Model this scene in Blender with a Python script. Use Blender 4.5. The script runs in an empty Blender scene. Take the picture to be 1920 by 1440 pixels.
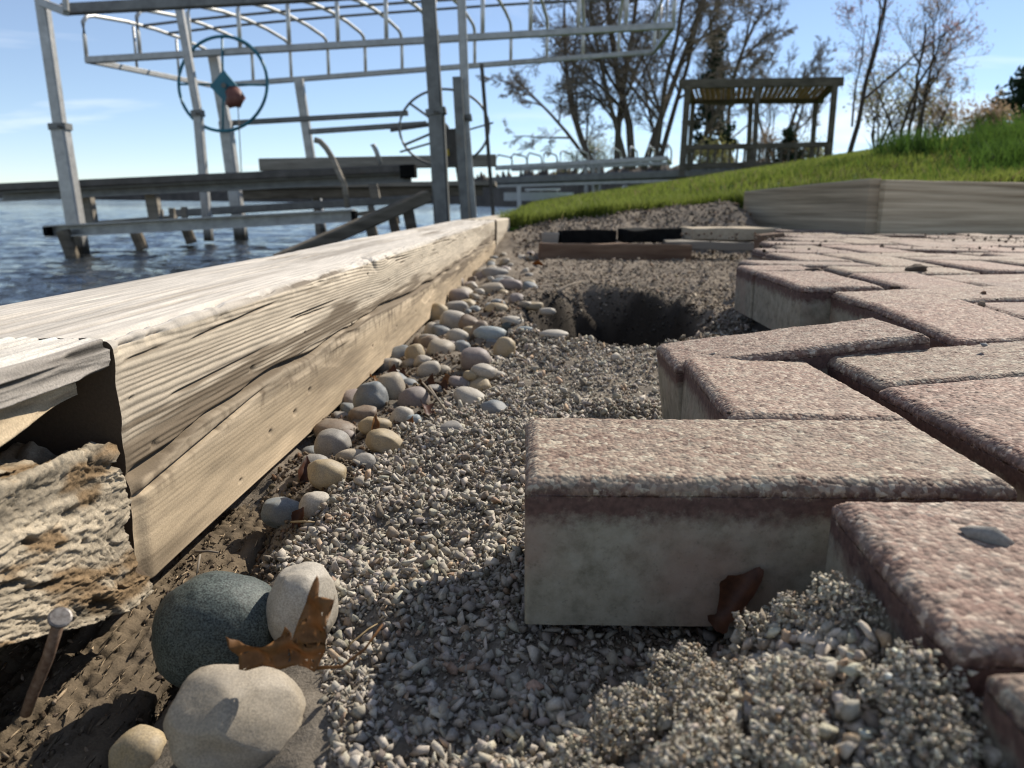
import bpy, math, random
import numpy as np
from mathutils import Vector, Matrix
random.seed(7); rng = np.random.default_rng(7)
S = bpy.context.scene; COL = S.collection
# ------------------------------------------------------------------ camera
FPX = 1440.0; PITCH = math.radians(13.17); ROLL = 0.012; CAMZ = 0.118
_r = Vector((1, 0, 0)); _f = Vector((0, math.cos(PITCH), -math.sin(PITCH))); _u = Vector((0, math.sin(PITCH), math.cos(PITCH)))
_R = _r*math.cos(ROLL)+_u*math.sin(ROLL); _U = _u*math.cos(ROLL)-_r*math.sin(ROLL)
cd = bpy.data.cameras.new('camera'); cam = bpy.data.objects.new('camera', cd); COL.objects.link(cam)
cd.sensor_width = 36; cd.lens = 36*FPX/1920; cd.clip_start = 0.01; cd.clip_end = 6000
cd.dof.use_dof = True; cd.dof.focus_distance = 0.47; cd.dof.aperture_fstop = 14.0
M = Matrix((_R, _U, -_f)).transposed().to_4x4(); M.translation = (0, 0, CAMZ); cam.matrix_world = M
S.camera = cam
# ------------------------------------------------------------------ sky and sun
SUN_AZ = math.radians(41); SUN_EL = math.radians(38)        # azimuth to the right of the view direction
W = bpy.data.worlds.new('World'); S.world = W; W.use_nodes = True
nt = W.node_tree; nt.nodes.clear()
def wn(t, **k):
    n = nt.nodes.new(t)
    for a, v in k.items(): setattr(n, a, v)
    return n
out = wn('ShaderNodeOutputWorld'); bg = wn('ShaderNodeBackground'); sky = wn('ShaderNodeTexSky', sky_type='NISHITA')
sky.sun_disc = False; sky.sun_elevation = SUN_EL; sky.sun_rotation = SUN_AZ; sky.altitude = 0.2; sky.air_density = 0.72; sky.dust_density = 0.0; sky.ozone_density = 2.7
bg.inputs['Strength'].default_value = 0.104
tc = wn('ShaderNodeTexCoord'); sep = wn('ShaderNodeSeparateXYZ'); nt.links.new(tc.outputs['Generated'], sep.inputs[0])
add = wn('ShaderNodeMath', operation='ADD'); add.inputs[1].default_value = 0.16; nt.links.new(sep.outputs[2], add.inputs[0])
cmb = wn('ShaderNodeCombineXYZ')
for i in (0, 1):
    dv = wn('ShaderNodeMath', operation='DIVIDE'); nt.links.new(sep.outputs[i], dv.inputs[0]); nt.links.new(add.outputs[0], dv.inputs[1]); nt.links.new(dv.outputs[0], cmb.inputs[i])
mp = wn('ShaderNodeMapping'); mp.inputs['Scale'].default_value = (0.42, 0.95, 1); mp.inputs['Rotation'].default_value = (0, 0, 0.6); mp.inputs['Location'].default_value = (5.2, 7.7, 0)
nt.links.new(cmb.outputs[0], mp.inputs[0])
nz = wn('ShaderNodeTexNoise'); nz.inputs['Scale'].default_value = 1.0; nz.inputs['Detail'].default_value = 7; nz.inputs['Roughness'].default_value = 0.55; nz.inputs['Distortion'].default_value = 0.5
nt.links.new(mp.outputs[0], nz.inputs['Vector'])
cr = wn('ShaderNodeValToRGB'); cr.color_ramp.elements[0].position = 0.53; cr.color_ramp.elements[1].position = 0.80
cr.color_ramp.elements[0].color = (.09, .09, .09, 1); cr.color_ramp.elements[1].color = (.85, .85, .85, 1)
nt.links.new(nz.outputs[0], cr.inputs[0])
mxc = wn('ShaderNodeMix', data_type='RGBA'); mxc.inputs[7].default_value = (9.5, 9.7, 10.0, 1)
nt.links.new(cr.outputs[0], mxc.inputs[0]); nt.links.new(sky.outputs[0], mxc.inputs[6])
nt.links.new(mxc.outputs[2], bg.inputs[0]); nt.links.new(bg.outputs[0], out.inputs[0])
sl = bpy.data.lights.new('sun', 'SUN'); sl.energy = 5.0; sl.angle = math.radians(0.53); sl.color = (1, .925, .81)
sun = bpy.data.objects.new('sun', sl); COL.objects.link(sun)
to_sun = Vector((math.sin(SUN_AZ)*math.cos(SUN_EL), math.cos(SUN_AZ)*math.cos(SUN_EL), math.sin(SUN_EL)))
sun.rotation_euler = (-to_sun).to_track_quat('-Z', 'Y').to_euler(); sun.location = (3, 5, 6)
S.view_settings.view_transform = 'Standard'; S.view_settings.look = 'None'; S.view_settings.exposure = 0.42; S.view_settings.gamma = 1.0
S.render.engine = 'CYCLES'; S.cycles.use_denoising = True; S.cycles.filter_width = 1.1; S.cycles.max_bounces = 7; S.cycles.transparent_max_bounces = 6
S.cycles.caustics_reflective = False; S.cycles.caustics_refractive = False
# ------------------------------------------------------------------ geometry helpers
def ray(x, y): return _f + _R*((x-960)/FPX) + _U*((720-y)/FPX)
def at(x, y, Y):                      # photo pixel + real distance ahead -> world point
    d = ray(x, y); return Vector((0, 0, CAMZ)) + d*(Y/d.y)
def onz(x, y, z):
    d = ray(x, y); return Vector((0, 0, CAMZ)) + d*((z-CAMZ)/d.z)
def _hash(ix, iy, iz, k=0):
    h = (ix.astype(np.int64)*374761393 + iy.astype(np.int64)*668265263 + iz.astype(np.int64)*2147483647 + k*1274126177) & 0xffffffff
    h = ((h ^ (h >> 13))*1274126177) & 0xffffffff
    h = ((h ^ (h >> 16))*2246822519) & 0xffffffff
    return ((h ^ (h >> 15)) & 0xffffff)/float(0xffffff)
def vnoise(p):
    p = np.asarray(p, float); i = np.floor(p).astype(np.int64); f = p-i; f = f*f*(3-2*f); o = 0
    for a in (0, 1):
        for b in (0, 1):
            for c in (0, 1):
                w = (f[:, 0] if a else 1-f[:, 0])*(f[:, 1] if b else 1-f[:, 1])*(f[:, 2] if c else 1-f[:, 2])
                o = o + w*_hash(i[:, 0]+a, i[:, 1]+b, i[:, 2]+c)
    return o*2-1
def fbm(p, o=4, g=.5):
    p = np.asarray(p, float); s = 0; a = 1.
    for k in range(o): s = s+a*vnoise(p+17.3*k); p = p*2.03; a *= g
    return s
def cell(p):                          # cellular noise: nearest distance, random value of that cell
    p = np.asarray(p, float); i = np.floor(p).astype(np.int64); best = np.full(len(p), 9.); rid = np.zeros(len(p)); sec = np.full(len(p), 9.)
    for a in (-1, 0, 1):
        for b in (-1, 0, 1):
            for c in (-1, 0, 1):
                q = (i[:, 0]+a, i[:, 1]+b, i[:, 2]+c)
                d = np.sqrt((q[0]+_hash(*q, 1)-p[:, 0])**2+(q[1]+_hash(*q, 2)-p[:, 1])**2+(q[2]+_hash(*q, 3)-p[:, 2])**2)
                m = d < best; sec = np.where(m, best, np.minimum(sec, d)); rid = np.where(m, _hash(*q, 4), rid); best = np.where(m, d, best)
    return best, rid, sec
def ss(a, b, x):
    t = np.clip((x-a)/(b-a), 0, 1); return t*t*(3-2*t)
def fmesh(name, v, faces, smooth=False, col=None):
    """fast mesh from arrays; faces (n,3) or (n,4)"""
    v = np.asarray(v, np.float32); faces = np.asarray(faces, np.int32); k = faces.shape[1]; n = len(faces)
    m = bpy.data.meshes.new(name); m.vertices.add(len(v)); m.vertices.foreach_set('co', v.ravel())
    m.loops.add(n*k); m.loops.foreach_set('vertex_index', faces.ravel()); m.polygons.add(n)
    m.polygons.foreach_set('loop_start', np.arange(0, n*k, k, dtype=np.int32)); m.polygons.foreach_set('loop_total', np.full(n, k, np.int32))
    if smooth: m.polygons.foreach_set('use_smooth', np.ones(n, bool))
    if col is not None:
        a = m.color_attributes.new('tint', 'FLOAT_COLOR', 'POINT'); c = np.ones((len(v), 4), np.float32); c[:, :3] = col; a.data.foreach_set('color', c.ravel())
    m.update(calc_edges=True); m.validate(); return m
def tag(o, label=None, cat=None, group=None, kind=None):
    for k, v in (('label', label), ('category', cat), ('group', group), ('kind', kind)):
        if v: o[k] = v
    return o
def obj(name, mesh, mat, parent=None):
    o = bpy.data.objects.new(name, mesh); COL.objects.link(o)
    if mat and not mesh.materials: mesh.materials.append(mat)
    if parent is not None: o.parent = parent
    return o
def wloc(o):
    l = Vector((0, 0, 0))
    while o is not None: l = l+o.location; o = o.parent
    return l
def part(name, v, f, mat, parent=None, smooth=False):
    """mesh given in world coordinates, placed under parent (things are never rotated)"""
    off = wloc(parent); v = [(Vector(p)-off) for p in v]
    m = bpy.data.meshes.new(name); m.from_pydata([tuple(p) for p in v], [], f); m.update()
    if smooth: m.polygons.foreach_set('use_smooth', [True]*len(m.polygons))
    return obj(name, m, mat, parent)
def thing(name, label, cat, loc=(0, 0, 0), group=None):
    o = bpy.data.objects.new(name, None); COL.objects.link(o); o.location = loc; o.empty_display_size = .05
    return tag(o, label, cat, group)
def frame(d):
    d = Vector(d).normalized(); a = Vector((0, 0, 1)) if abs(d.z) < .95 else Vector((0, 1, 0))
    s = d.cross(a).normalized(); return d, s, s.cross(d).normalized()
def beam_geo(p0, p1, w, h, ch=.12):
    p0, p1 = Vector(p0), Vector(p1); d, s, t = frame(p1-p0); c = min(w, h)*ch; v = []; 
    prof = [(-w/2+c, -h/2), (w/2-c, -h/2), (w/2, -h/2+c), (w/2, h/2-c), (w/2-c, h/2), (-w/2+c, h/2), (-w/2, h/2-c), (-w/2, -h/2+c)]
    for p in (p0, p1): v += [p+s*a+t*b for a, b in prof]
    f = [(i, (i+1) % 8, 8+(i+1) % 8, 8+i) for i in range(8)]+[tuple(range(7, -1, -1)), tuple(range(8, 16))]
    return v, f
def beam(name, p0, p1, w, h, mat, parent): return part(name, *beam_geo(p0, p1, w, h), mat, parent)
def channel_geo(p0, p1, w, h, t, open_dir=1):          # C-profile
    p0, p1 = Vector(p0), Vector(p1); d, s, q = frame(p1-p0); k = open_dir
    prof = [(-w/2*k, -h/2), (w/2*k, -h/2), (w/2*k, -h/2+t), ((-w/2+t)*k, -h/2+t), ((-w/2+t)*k, h/2-t), (w/2*k, h/2-t), (w/2*k, h/2), (-w/2*k, h/2)]
    v = [p+s*a+q*b for p in (p0, p1) for a, b in prof]
    f = [(i, (i+1) % 8, 8+(i+1) % 8, 8+i) for i in range(8)]+[(0, 1, 2, 3), (0, 3, 4, 7), (4, 5, 6, 7), (8, 11, 10, 9), (8, 15, 12, 11), (12, 15, 14, 13)]
    return v, f
def tube_geo(pts, r, n=8, closed=False):
    pts = [Vector(p) for p in pts]; rs = r if isinstance(r, (list, tuple)) else [r]*len(pts); v = []; N = len(pts)
    for i, p in enumerate(pts):
        a = pts[(i-1) % N] if (closed or i > 0) else p; b = pts[(i+1) % N] if (closed or i < N-1) else p
        d, s, t = frame(b-a)
        v += [p+(s*math.cos(k*math.tau/n)+t*math.sin(k*math.tau/n))*rs[i] for k in range(n)]
    f = []
    for i in range(N if closed else N-1):
        j = (i+1) % N
        f += [(i*n+k, i*n+(k+1) % n, j*n+(k+1) % n, j*n+k) for k in range(n)]
    if not closed: f += [tuple(range(n-1, -1, -1)), tuple(range((N-1)*n, N*n))]
    return v, f
def tube(name, pts, r, mat, parent, n=8, closed=False): return part(name, *tube_geo(pts, r, n, closed), mat, parent, True)
def join(*gs):
    V, F = [], []
    for v, f in gs: o = len(V); V += list(v); F += [tuple(i+o for i in q) for q in f]
    return V, F
# ------------------------------------------------------------------ material helpers
class NB:
    def __init__(s, name):
        s.m = bpy.data.materials.new(name); s.m.use_nodes = True; s.t = s.m.node_tree; s.b = s.t.nodes['Principled BSDF']; s.out = s.t.nodes['Material Output']
    def n(s, t, **k):
        x = s.t.nodes.new(t)
        for a, v in k.items(): setattr(x, a, v)
        return x
    def l(s, a, b): s.t.links.new(a, b)
    def coord(s, kind='Object', scale=(1, 1, 1), rnd=False):
        c = s.n('ShaderNodeTexCoord'); m = s.n('ShaderNodeMapping'); m.inputs['Scale'].default_value = scale; s.l(c.outputs[kind], m.inputs[0])
        if rnd:
            oi = s.n('ShaderNodeObjectInfo'); mu = s.n('ShaderNodeMath', operation='MULTIPLY'); mu.inputs[1].default_value = 37.; s.l(oi.outputs['Random'], mu.inputs[0]); s.l(mu.outputs[0], m.inputs['Location'])
        return m.outputs[0]
    def noise(s, vec, scale, detail=4, rough=.55, dist=0.):
        x = s.n('ShaderNodeTexNoise'); x.inputs['Scale'].default_value = scale; x.inputs['Detail'].default_value = detail; x.inputs['Roughness'].default_value = rough; x.inputs['Distortion'].default_value = dist
        if vec is not None: s.l(vec, x.inputs['Vector'])
        return x.outputs[0]
    def ramp(s, fac, stops, interp='LINEAR'):
        x = s.n('ShaderNodeValToRGB'); e = x.color_ramp.elements; x.color_ramp.interpolation = interp
        while len(e) < len(stops): e.new(0.5)
        for q, (p, c) in zip(e, stops): q.position = p; q.color = (*c, 1) if len(c) == 3 else c
        s.l(fac, x.inputs[0]); return x.outputs[0]
    def mix(s, a, b, fac, mode='MIX'):
        x = s.n('ShaderNodeMix', data_type='RGBA', blend_type=mode)
        for i, v in ((0, fac), (6, a), (7, b)):
            if hasattr(v, 'links'): s.l(v, x.inputs[i])
            else: x.inputs[i].default_value = v if i == 0 else (*v, 1)
        return x.outputs[2]
    def math(s, op, a, b=None):
        x = s.n('ShaderNodeMath', operation=op)
        for i, v in ((0, a), (1, b)):
            if v is None: continue
            if hasattr(v, 'links'): s.l(v, x.inputs[i])
            else: x.inputs[i].default_value = v
        return x.outputs[0]
    def bump(s, h, strength=.5, dist=.001, prev=None):
        x = s.n('ShaderNodeBump'); x.inputs['Strength'].default_value = strength; x.inputs['Distance'].default_value = dist; s.l(h, x.inputs['Height'])
        if prev is not None: s.l(prev, x.inputs['Normal'])
        return x.outputs[0]
    def fin(s, col, rough=.85, normal=None, spec=.3, metal=0.):
        if hasattr(col, 'links'): s.l(col, s.b.inputs['Base Color'])
        else: s.b.inputs['Base Color'].default_value = (*col, 1)
        if hasattr(rough, 'links'): s.l(rough, s.b.inputs['Roughness'])
        else: s.b.inputs['Roughness'].default_value = rough
        s.b.inputs['Specular IOR Level'].default_value = spec; s.b.inputs['Metallic'].default_value = metal
        if normal is not None: s.l(normal, s.b.inputs['Normal'])
        return s.m
def attr_col(b, name='tint'):
    a = b.n('ShaderNodeAttribute'); a.attribute_name = name; return a.outputs['Color']
def mat_tint(name, nscale, amp=.25, rough=.9, bstr=.5, bdist=.0006, spec=.25):
    b = NB(name); c = b.coord('Object'); n1 = b.noise(c, nscale, 5, .65); n2 = b.noise(c, nscale*.13, 3)
    k = b.ramp(n1, [(.25, (1-amp,)*3), (.75, (1+amp,)*3)]); col = b.mix(attr_col(b), k, 1., 'MULTIPLY')
    return b.fin(col, rough, b.bump(n1, bstr, bdist), spec)
def mat_plain(name, c1, c2, nscale, rough=.8, bstr=.3, bdist=.002, spec=.3, metal=0., stretch=(1, 1, 1), rnd=True):
    b = NB(name); c = b.coord('Object', stretch, rnd); n1 = b.noise(c, nscale, 5, .6)
    return b.fin(b.ramp(n1, [(.3, c1), (.7, c2)]), rough, b.bump(n1, bstr, bdist), spec, metal)
MT = {}
MT['wood'] = mat_tint('weathered_timber', 700, .16, .85, .5, .0004)
MT['rot'] = mat_tint('rotten_wood', 900, .3, .95, .7, .0006, .1)
MT['chip'] = mat_tint('crushed_limestone', 900, .22, .93, .6, .0004, .15)
MT['soil'] = mat_tint('dry_soil', 600, .35, .97, .8, .0012, .08)
MT['pebble'] = {}
def pebble_mat(name, c1, c2, spk=0., rough=.62, dust=.6):
    b = NB('river_pebble_'+name); c = b.coord('Object', (1, 1, 1), True); n = b.noise(c, 45, 5, .6, .6); col = b.ramp(n, [(.3, c1), (.7, c2)])
    f = b.noise(c, 1100, 2); fine = b.ramp(f, [(.35, (.75-.4*spk,)*3), (.65, (1.15+.7*spk,)*3)]); col = b.mix(col, fine, 1., 'MULTIPLY')
    d = b.noise(c, 90, 3, .7); col = b.mix(col, (.27, .24, .195), b.ramp(d, [(.40, (0, 0, 0)), (.75, (dust,)*3)]))
    return b.fin(col, rough, b.bump(b.noise(c, 500, 4, .7), .35, .0006), .35)
PEB = dict(dark=pebble_mat('dark_granite', (.035, .045, .042), (.075, .09, .08), 1., .62, .06), white=pebble_mat('pale', (.36, .32, .26), (.46, .42, .35)), beige=pebble_mat('beige', (.27, .23, .17), (.38, .32, .24)),
    tan=pebble_mat('tan', (.3, .23, .13), (.42, .33, .2)), blue=pebble_mat('blue_grey', (.13, .15, .16), (.2, .22, .23)), grey=pebble_mat('grey', (.2, .185, .165), (.3, .28, .25)),
    mauve=pebble_mat('mauve', (.19, .155, .14), (.27, .22, .2)), brown=pebble_mat('brown', (.14, .1, .07), (.22, .16, .11)), paleblue=pebble_mat('pale_blue', (.24, .29, .3), (.33, .37, .37)))
# paver: exposed aggregate face on a grey concrete body
def paver_mat(name, hi):
    b = NB(name); c = b.coord('Object', (1, 1, 1), True); raw = b.coord('Object')
    oi = b.n('ShaderNodeObjectInfo')
    vo = b.n('ShaderNodeTexVoronoi'); vo.inputs['Scale'].default_value = 430; b.l(c, vo.inputs['Vector'])
    vs = b.n('ShaderNodeSeparateColor'); b.l(vo.outputs['Color'], vs.inputs[0])
    gr = b.ramp(vs.outputs[0], [(0, (.028, .018, .015)), (.3, (.14, .09, .076)), (.62, (.255, .178, .155)), (.85, (.345, .275, .24)), (1, (.58, .54, .50))])
    v2 = b.n('ShaderNodeTexVoronoi'); v2.inputs['Scale'].default_value = 170; b.l(c, v2.inputs['Vector']); s2 = b.n('ShaderNodeSeparateColor'); b.l(v2.outputs['Color'], s2.inputs[0])
    big = b.ramp(s2.outputs[1], [(.0, (.17, .09, .072)), (.5, (.25, .178, .155)), (.8, (.31, .255, .225)), (1, (.50, .47, .43))])
    bigm = b.ramp(vo.outputs['Distance'], [(.2, (.5,)*3), (.6, (0,)*3)])
    gr = b.mix(gr, big, .38)
    warm = b.ramp(oi.outputs['Random'], [(0, (1.12, .96, .90)), (.25, (.84, .82, .79)), (.5, (1.05, 1.0, .94)), (.75, (.92, .93, .86)), (1, (1.08, 1.10, .98))]); gr = b.mix(gr, warm, 1., 'MULTIPLY')
    dust = b.noise(c, 28, 5, .6); gr = b.mix(gr, (1.04, 1.0, .90), 1., 'MULTIPLY'); gr = b.mix(gr, (.29, .238, .182), b.ramp(dust, [(.40, (0.0,)*3), (.75, (.42,)*3)])); gr = b.mix(gr, (.07, .052, .042), b.ramp(b.noise(c, 11, 4, .6), [(.55, (0,)*3), (.75, (.45,)*3)]))
    sp = b.n('ShaderNodeSeparateXYZ'); b.l(raw, sp.inputs[0])
    edge = b.noise(c, 130, 6, .75); zz = b.math('ADD', sp.outputs[2], b.math('MULTIPLY', b.math('SUBTRACT', edge, .5), .024))
    red = b.ramp(b.noise(c, 300, 3), [(.3, (.06, .034, .028)), (.7, (.13, .075, .06))])
    body = b.ramp(b.noise(c, 85, 6, .7), [(.3, (.14, .125, .09)), (.48, (.24, .218, .165)), (.7, (.32, .295, .235))])
    body = b.mix(body, (.27, .17, .13), b.ramp(b.noise(c, 16, 3), [(.48, (0,)*3), (.7, (.6,)*3)])); body = b.mix(body, (.10, .085, .06), b.ramp(b.noise(c, 330, 4, .75), [(.58, (0,)*3), (.72, (.55,)*3)]))
    side = b.mix(body, red, b.ramp(b.math('MULTIPLY', b.math('ADD', zz, .03), 40.), [(.30, (0,)*3), (.62, (1,)*3)]))
    geo = b.n('ShaderNodeNewGeometry'); 
    top = b.ramp(b.math('MULTIPLY', b.math('ADD', zz, .012), 100.), [(.35, (0,)*3), (.75, (1,)*3)])
    col = b.mix(side, gr, top)
    h = b.math('MULTIPLY', b.math('SUBTRACT', 1., vo.outputs['Distance']), b.math('ADD', top, .08)); nb = b.bump(h, .8 if hi else 1., .0009); nb = b.bump(b.noise(c, 1500, 3, .7), .5, .0003, nb)
    return b.fin(col, .8, nb, .35)
MT['paver'] = paver_mat('aggregate_paver', True); MT['paver_far'] = paver_mat('aggregate_paver_far', False)
def metal_mat(name, c1, c2, rough, metal):
    b = NB(name); c = b.coord('Object', (1, 1, 1)); n1 = b.noise(c, 9, 6, .65); n2 = b.noise(c, 60, 3)
    col = b.ramp(n1, [(.3, c1), (.7, c2)]); gm = b.n('ShaderNodeNewGeometry'); sz_ = b.n('ShaderNodeSeparateXYZ'); b.l(gm.outputs['Position'], sz_.inputs[0]); hz_ = b.math('ADD', sz_.outputs[2], b.math('MULTIPLY', n2, .12)); col = b.mix((.035, .029, .02), col, b.ramp(b.math('ADD', hz_, 1.), [(.76, (0,)*3), (.88, (1,)*3)])); col = b.mix(col, (.16, .11, .07), b.ramp(b.noise(c, 3.5, 5, .7), [(.6, (0,)*3), (.75, (.5,)*3)])); r = b.ramp(n2, [(.3, (rough-.1,)*3), (.7, (rough+.12,)*3)])
    return b.fin(col, r, None, .5, metal)
MT['alu'] = metal_mat('weathered_aluminium', (.28, .28, .27), (.44, .435, .42), .5, .45)
MT['galv'] = metal_mat('dull_galvanised_steel', (.11, .11, .105), (.2, .2, .19), .55, .4)
MT['bow'] = metal_mat('bright_aluminium_tube', (.42, .42, .40), (.58, .57, .54), .4, .4)
MT['dark_metal'] = metal_mat('dark_stained_metal', (.05, .045, .04), (.11, .10, .09), .6, .3)
MT['rust'] = mat_plain('rusty_steel', (.10, .05, .03), (.24, .17, .12), 400, .75, .6, .0004, .4, .3)
MT['nailhead'] = mat_plain('worn_nail_head', (.09, .075, .065), (.24, .225, .21), 500, .5, .4, .0003, .5, .6)
MT['teal'] = metal_mat('teal_painted_steel', (.004, .10, .15), (.012, .15, .20), .42, 0.)
MT['winch'] = mat_plain('reddish_brown_winch', (.10, .03, .025), (.2, .09, .07), 20, .5)
MT['grey_wood'] = mat_plain('grey_weathered_wood', (.17, .15, .12), (.31, .28, .235), 26, .9, .6, .006, .15, 0, (.12, .12, 1))
MT['fence_wood'] = mat_plain('greyed_landscape_timber', (.14, .115, .08), (.48, .40, .29), 14, .92, .8, .006, .12, 0, (.1, .1, 4.))
MT['fence_wood_lit'] = mat_plain('lit_landscape_timber', (.22, .175, .115), (.62, .53, .39), 14, .92, .8, .006, .12, 0, (.1, .1, 4.))  # fence_wood lightened: right board's stronger light put into its colour
MT['dock_wood'] = mat_plain('dark_dock_wood', (.09, .075, .055), (.2, .17, .13), 20, .92, .5, .006, .12, 0, (.15, .15, 1))
MT['black'] = mat_plain('black_rubber', (.005, .005, .005), (.012, .012, .011), 40, .95, .4, .002, .08)
MT['plank'] = mat_plain('brown_stained_plank', (.10, .06, .04), (.2, .135, .09), 30, .9, .6, .003, .15, 0, (.2, 1, 1.5))
MT['slab'] = mat_plain('tan_concrete_slab', (.33, .27, .19), (.44, .37, .27), 60, .9, .5, .001, .2)
MT['gazebo'] = mat_plain('dark_grey_stained_lumber', (.075, .066, .050), (.16, .138, .105), 14, .9, .4, .005, .15, 0, (.3, .3, 1))
MT['bark'] = mat_plain('grey_brown_bark', (.075, .06, .046), (.17, .14, .11), 9, .95, .8, .02, .1, 0, (1, 1, .3))
MT['bark_dark'] = mat_plain('dark_bark', (.045, .035, .028), (.10, .08, .062), 12, .95, .7, .015, .1, 0, (1, 1, .3))
MT['twig'] = mat_plain('brown_twig', (.15, .125, .10), (.27, .23, .18), 6, .95, 0, .01, .1)
MT['white_paint'] = mat_plain('white_painted_metal', (.5, .5, .48), (.62, .62, .6), 10, .5, .1, .001, .4)
def leaf_mat(name, c1, c2, trans=.45, scale=3., rough=.6):
    b = NB(name); c = b.coord('Object'); n1 = b.noise(c, scale, 4, .6); col = b.ramp(n1, [(.3, c1), (.7, c2)]); b.fin(col, rough, None, .25)
    tr = b.n('ShaderNodeBsdfTranslucent'); b.l(col, tr.inputs[0]); mx = b.n('ShaderNodeMixShader'); mx.inputs[0].default_value = trans
    b.l(b.b.outputs[0], mx.inputs[1]); b.l(tr.outputs[0], mx.inputs[2]); b.l(mx.outputs[0], b.out.inputs[0]); return b.m
MT['grass'] = leaf_mat('lawn_grass', (.10, .135, .02), (.19, .225, .05), .55, 4.)
MT['tallgrass'] = leaf_mat('tall_grass', (.032, .075, .012), (.09, .15, .026), .5, 3.)
MT['bud_red'] = leaf_mat('reddish_buds', (.26, .11, .09), (.38, .21, .16), .4, 2.)
MT['bud_green'] = leaf_mat('pale_green_buds', (.24, .24, .08), (.36, .33, .14), .4, 2.)
MT['bud_tan'] = leaf_mat('tan_buds', (.28, .19, .12), (.40, .30, .19), .4, 2.)
MT['needles'] = leaf_mat('pine_needles', (.012, .028, .014), (.03, .055, .022), .15, 3.)
MT['dryleaf'] = leaf_mat('dry_brown_leaf', (.16, .075, .025), (.32, .16, .06), .4, 160., .5)
MT['darkleaf'] = leaf_mat('dark_brown_leaf', (.05, .022, .013), (.11, .045, .024), .25, 160., .5)
MT['straw'] = leaf_mat('dry_straw', (.25, .18, .09), (.36, .27, .15), .2, 200.)
b = NB('lawn_soil'); c = b.coord('Object'); n1 = b.noise(c, 6, 6, .65); MT['lawn'] = b.fin(b.ramp(n1, [(.3, (.035, .065, .012)), (.7, (.085, .13, .022))]), .95, b.bump(n1, .6, .02), .1)
b = NB('lake_water'); c = b.coord('Object'); n1 = b.noise(c, 7, 4, .6, .3); n2 = b.noise(c, 2.2, 3, .55)
nbump = b.bump(n1, .8, .05); nbump = b.bump(n2, .7, .14, nbump)
MT['water'] = b.fin((.018, .022, .024), .07, nbump, .5); b.b.inputs['IOR'].default_value = 1.333
b = NB('far_woodland'); c = b.coord('Object'); n1 = b.noise(c, .12, 6, .7); MT['farwood'] = b.fin(b.ramp(n1, [(.3, (.055, .05, .045)), (.7, (.13, .115, .10))]), .95, None, .1)
b = NB('roof_panel'); c = b.coord('Object'); n1 = b.noise(c, 8, 3); colr = b.ramp(n1, [(.3, (.20, .155, .10)), (.7, (.32, .25, .165))]); b.fin(colr, .7, None, .2)
tr = b.n('ShaderNodeBsdfTranslucent'); b.l(colr, tr.inputs[0]); mx = b.n('ShaderNodeMixShader'); mx.inputs[0].default_value = .45; b.l(b.b.outputs[0], mx.inputs[1]); b.l(tr.outputs[0], mx.inputs[2]); b.l(mx.outputs[0], b.out.inputs[0]); MT['roofpanel'] = b.m

# ================================================================== THE SETTING
WATER_Z = -0.36
def xt(y): return -.207+.051*(y-.39)                    # lake-side timber: its landward face
def surf(x, y):                                          # top of the settled patio
    q = np.maximum(0, .062*(x-.1)+.034*(y-.35)); return .037*(1-np.exp(-q/.037))
def G(x, y):
    x = np.asarray(x, float); y = np.asarray(y, float); d = x-xt(y)
    z = -.079 - .020*np.exp(-(d/.055)**2)*(1-.5*ss(1.2, 2.5, y))
    z = z - .018*np.exp(-((x+.135)/.055)**2-((y-.26)/.075)**2) - .060*np.exp(-((x+.205)/.045)**2)*ss(.62, .42, y)
    z = z + .010*np.exp(-((x+.02)/.06)**2-((y-.55)/.15)**2) - .006*np.exp(-((x-.03)/.06)**2-((y-.27)/.04)**2)
    z = z + ss(.30, .215, y)*ss(-.05, .01, x)*(.016+.042*ss(.02, .12, x)) + .024*np.exp(-((x-.112)/.028)**2-((y-.272)/.024)**2)
    e = np.sqrt(((x-.172-.06*(y-1.25))/.165)**2+((y-1.34)/.36)**2) + .10*fbm(np.stack([x*14, y*9, 0*x], -1), 3)
    z = z + .016*np.exp(-((e-1.05)/.3)**2) - .22*(1-ss(.50, 1.0, e)) + .028*ss(-.05, .04, x-.38-.31*np.maximum(0, y-1.3))*ss(.85, 1.1, y)*(1-ss(2.6, 2.8, y))
    z = z + .02*ss(1.5, 2.4, y) + (.095+.10*np.clip(x, 0, 1.1))*ss(2.72, 3.55, y)*(1-.8*ss(.97, 1.06, x))
    z = z - .25*ss(.0, .12, -d-.03)
    p = np.stack([x, y, 0*x], -1)
    z = z + .007*fbm(p*22, 4) + .0022*fbm(p*130, 3)*(1+ss(.9, 1.5, y))
    return z
ys = np.concatenate([np.arange(.12, .8, .004), np.geomspace(.8, 4.3, 230)]); 
U_ = np.linspace(0, 1, 190)
gx = np.stack([-.42+(1.62*min(1, .42+.2*y))*U_**1.0 for y in ys]); gy = np.repeat(ys[:, None], len(U_), 1)
gz = G(gx.ravel(), gy.ravel()); gp = np.stack([gx.ravel(), gy.ravel(), gz], -1)
nr, nc = gx.shape; ii = np.arange(nr*nc).reshape(nr, nc)
gf = np.stack([ii[:-1, :-1].ravel(), ii[:-1, 1:].ravel(), ii[1:, 1:].ravel(), ii[1:, :-1].ravel()], -1)
n_ = fbm(gp*np.array([9, 9, 0])+3, 4); dirt = ss(.85, 1.1, gp[:, 1]+.12*n_)
dirt = np.maximum(dirt, 1-ss(.02, .07, gp[:, 0]-xt(gp[:, 1])))
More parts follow.
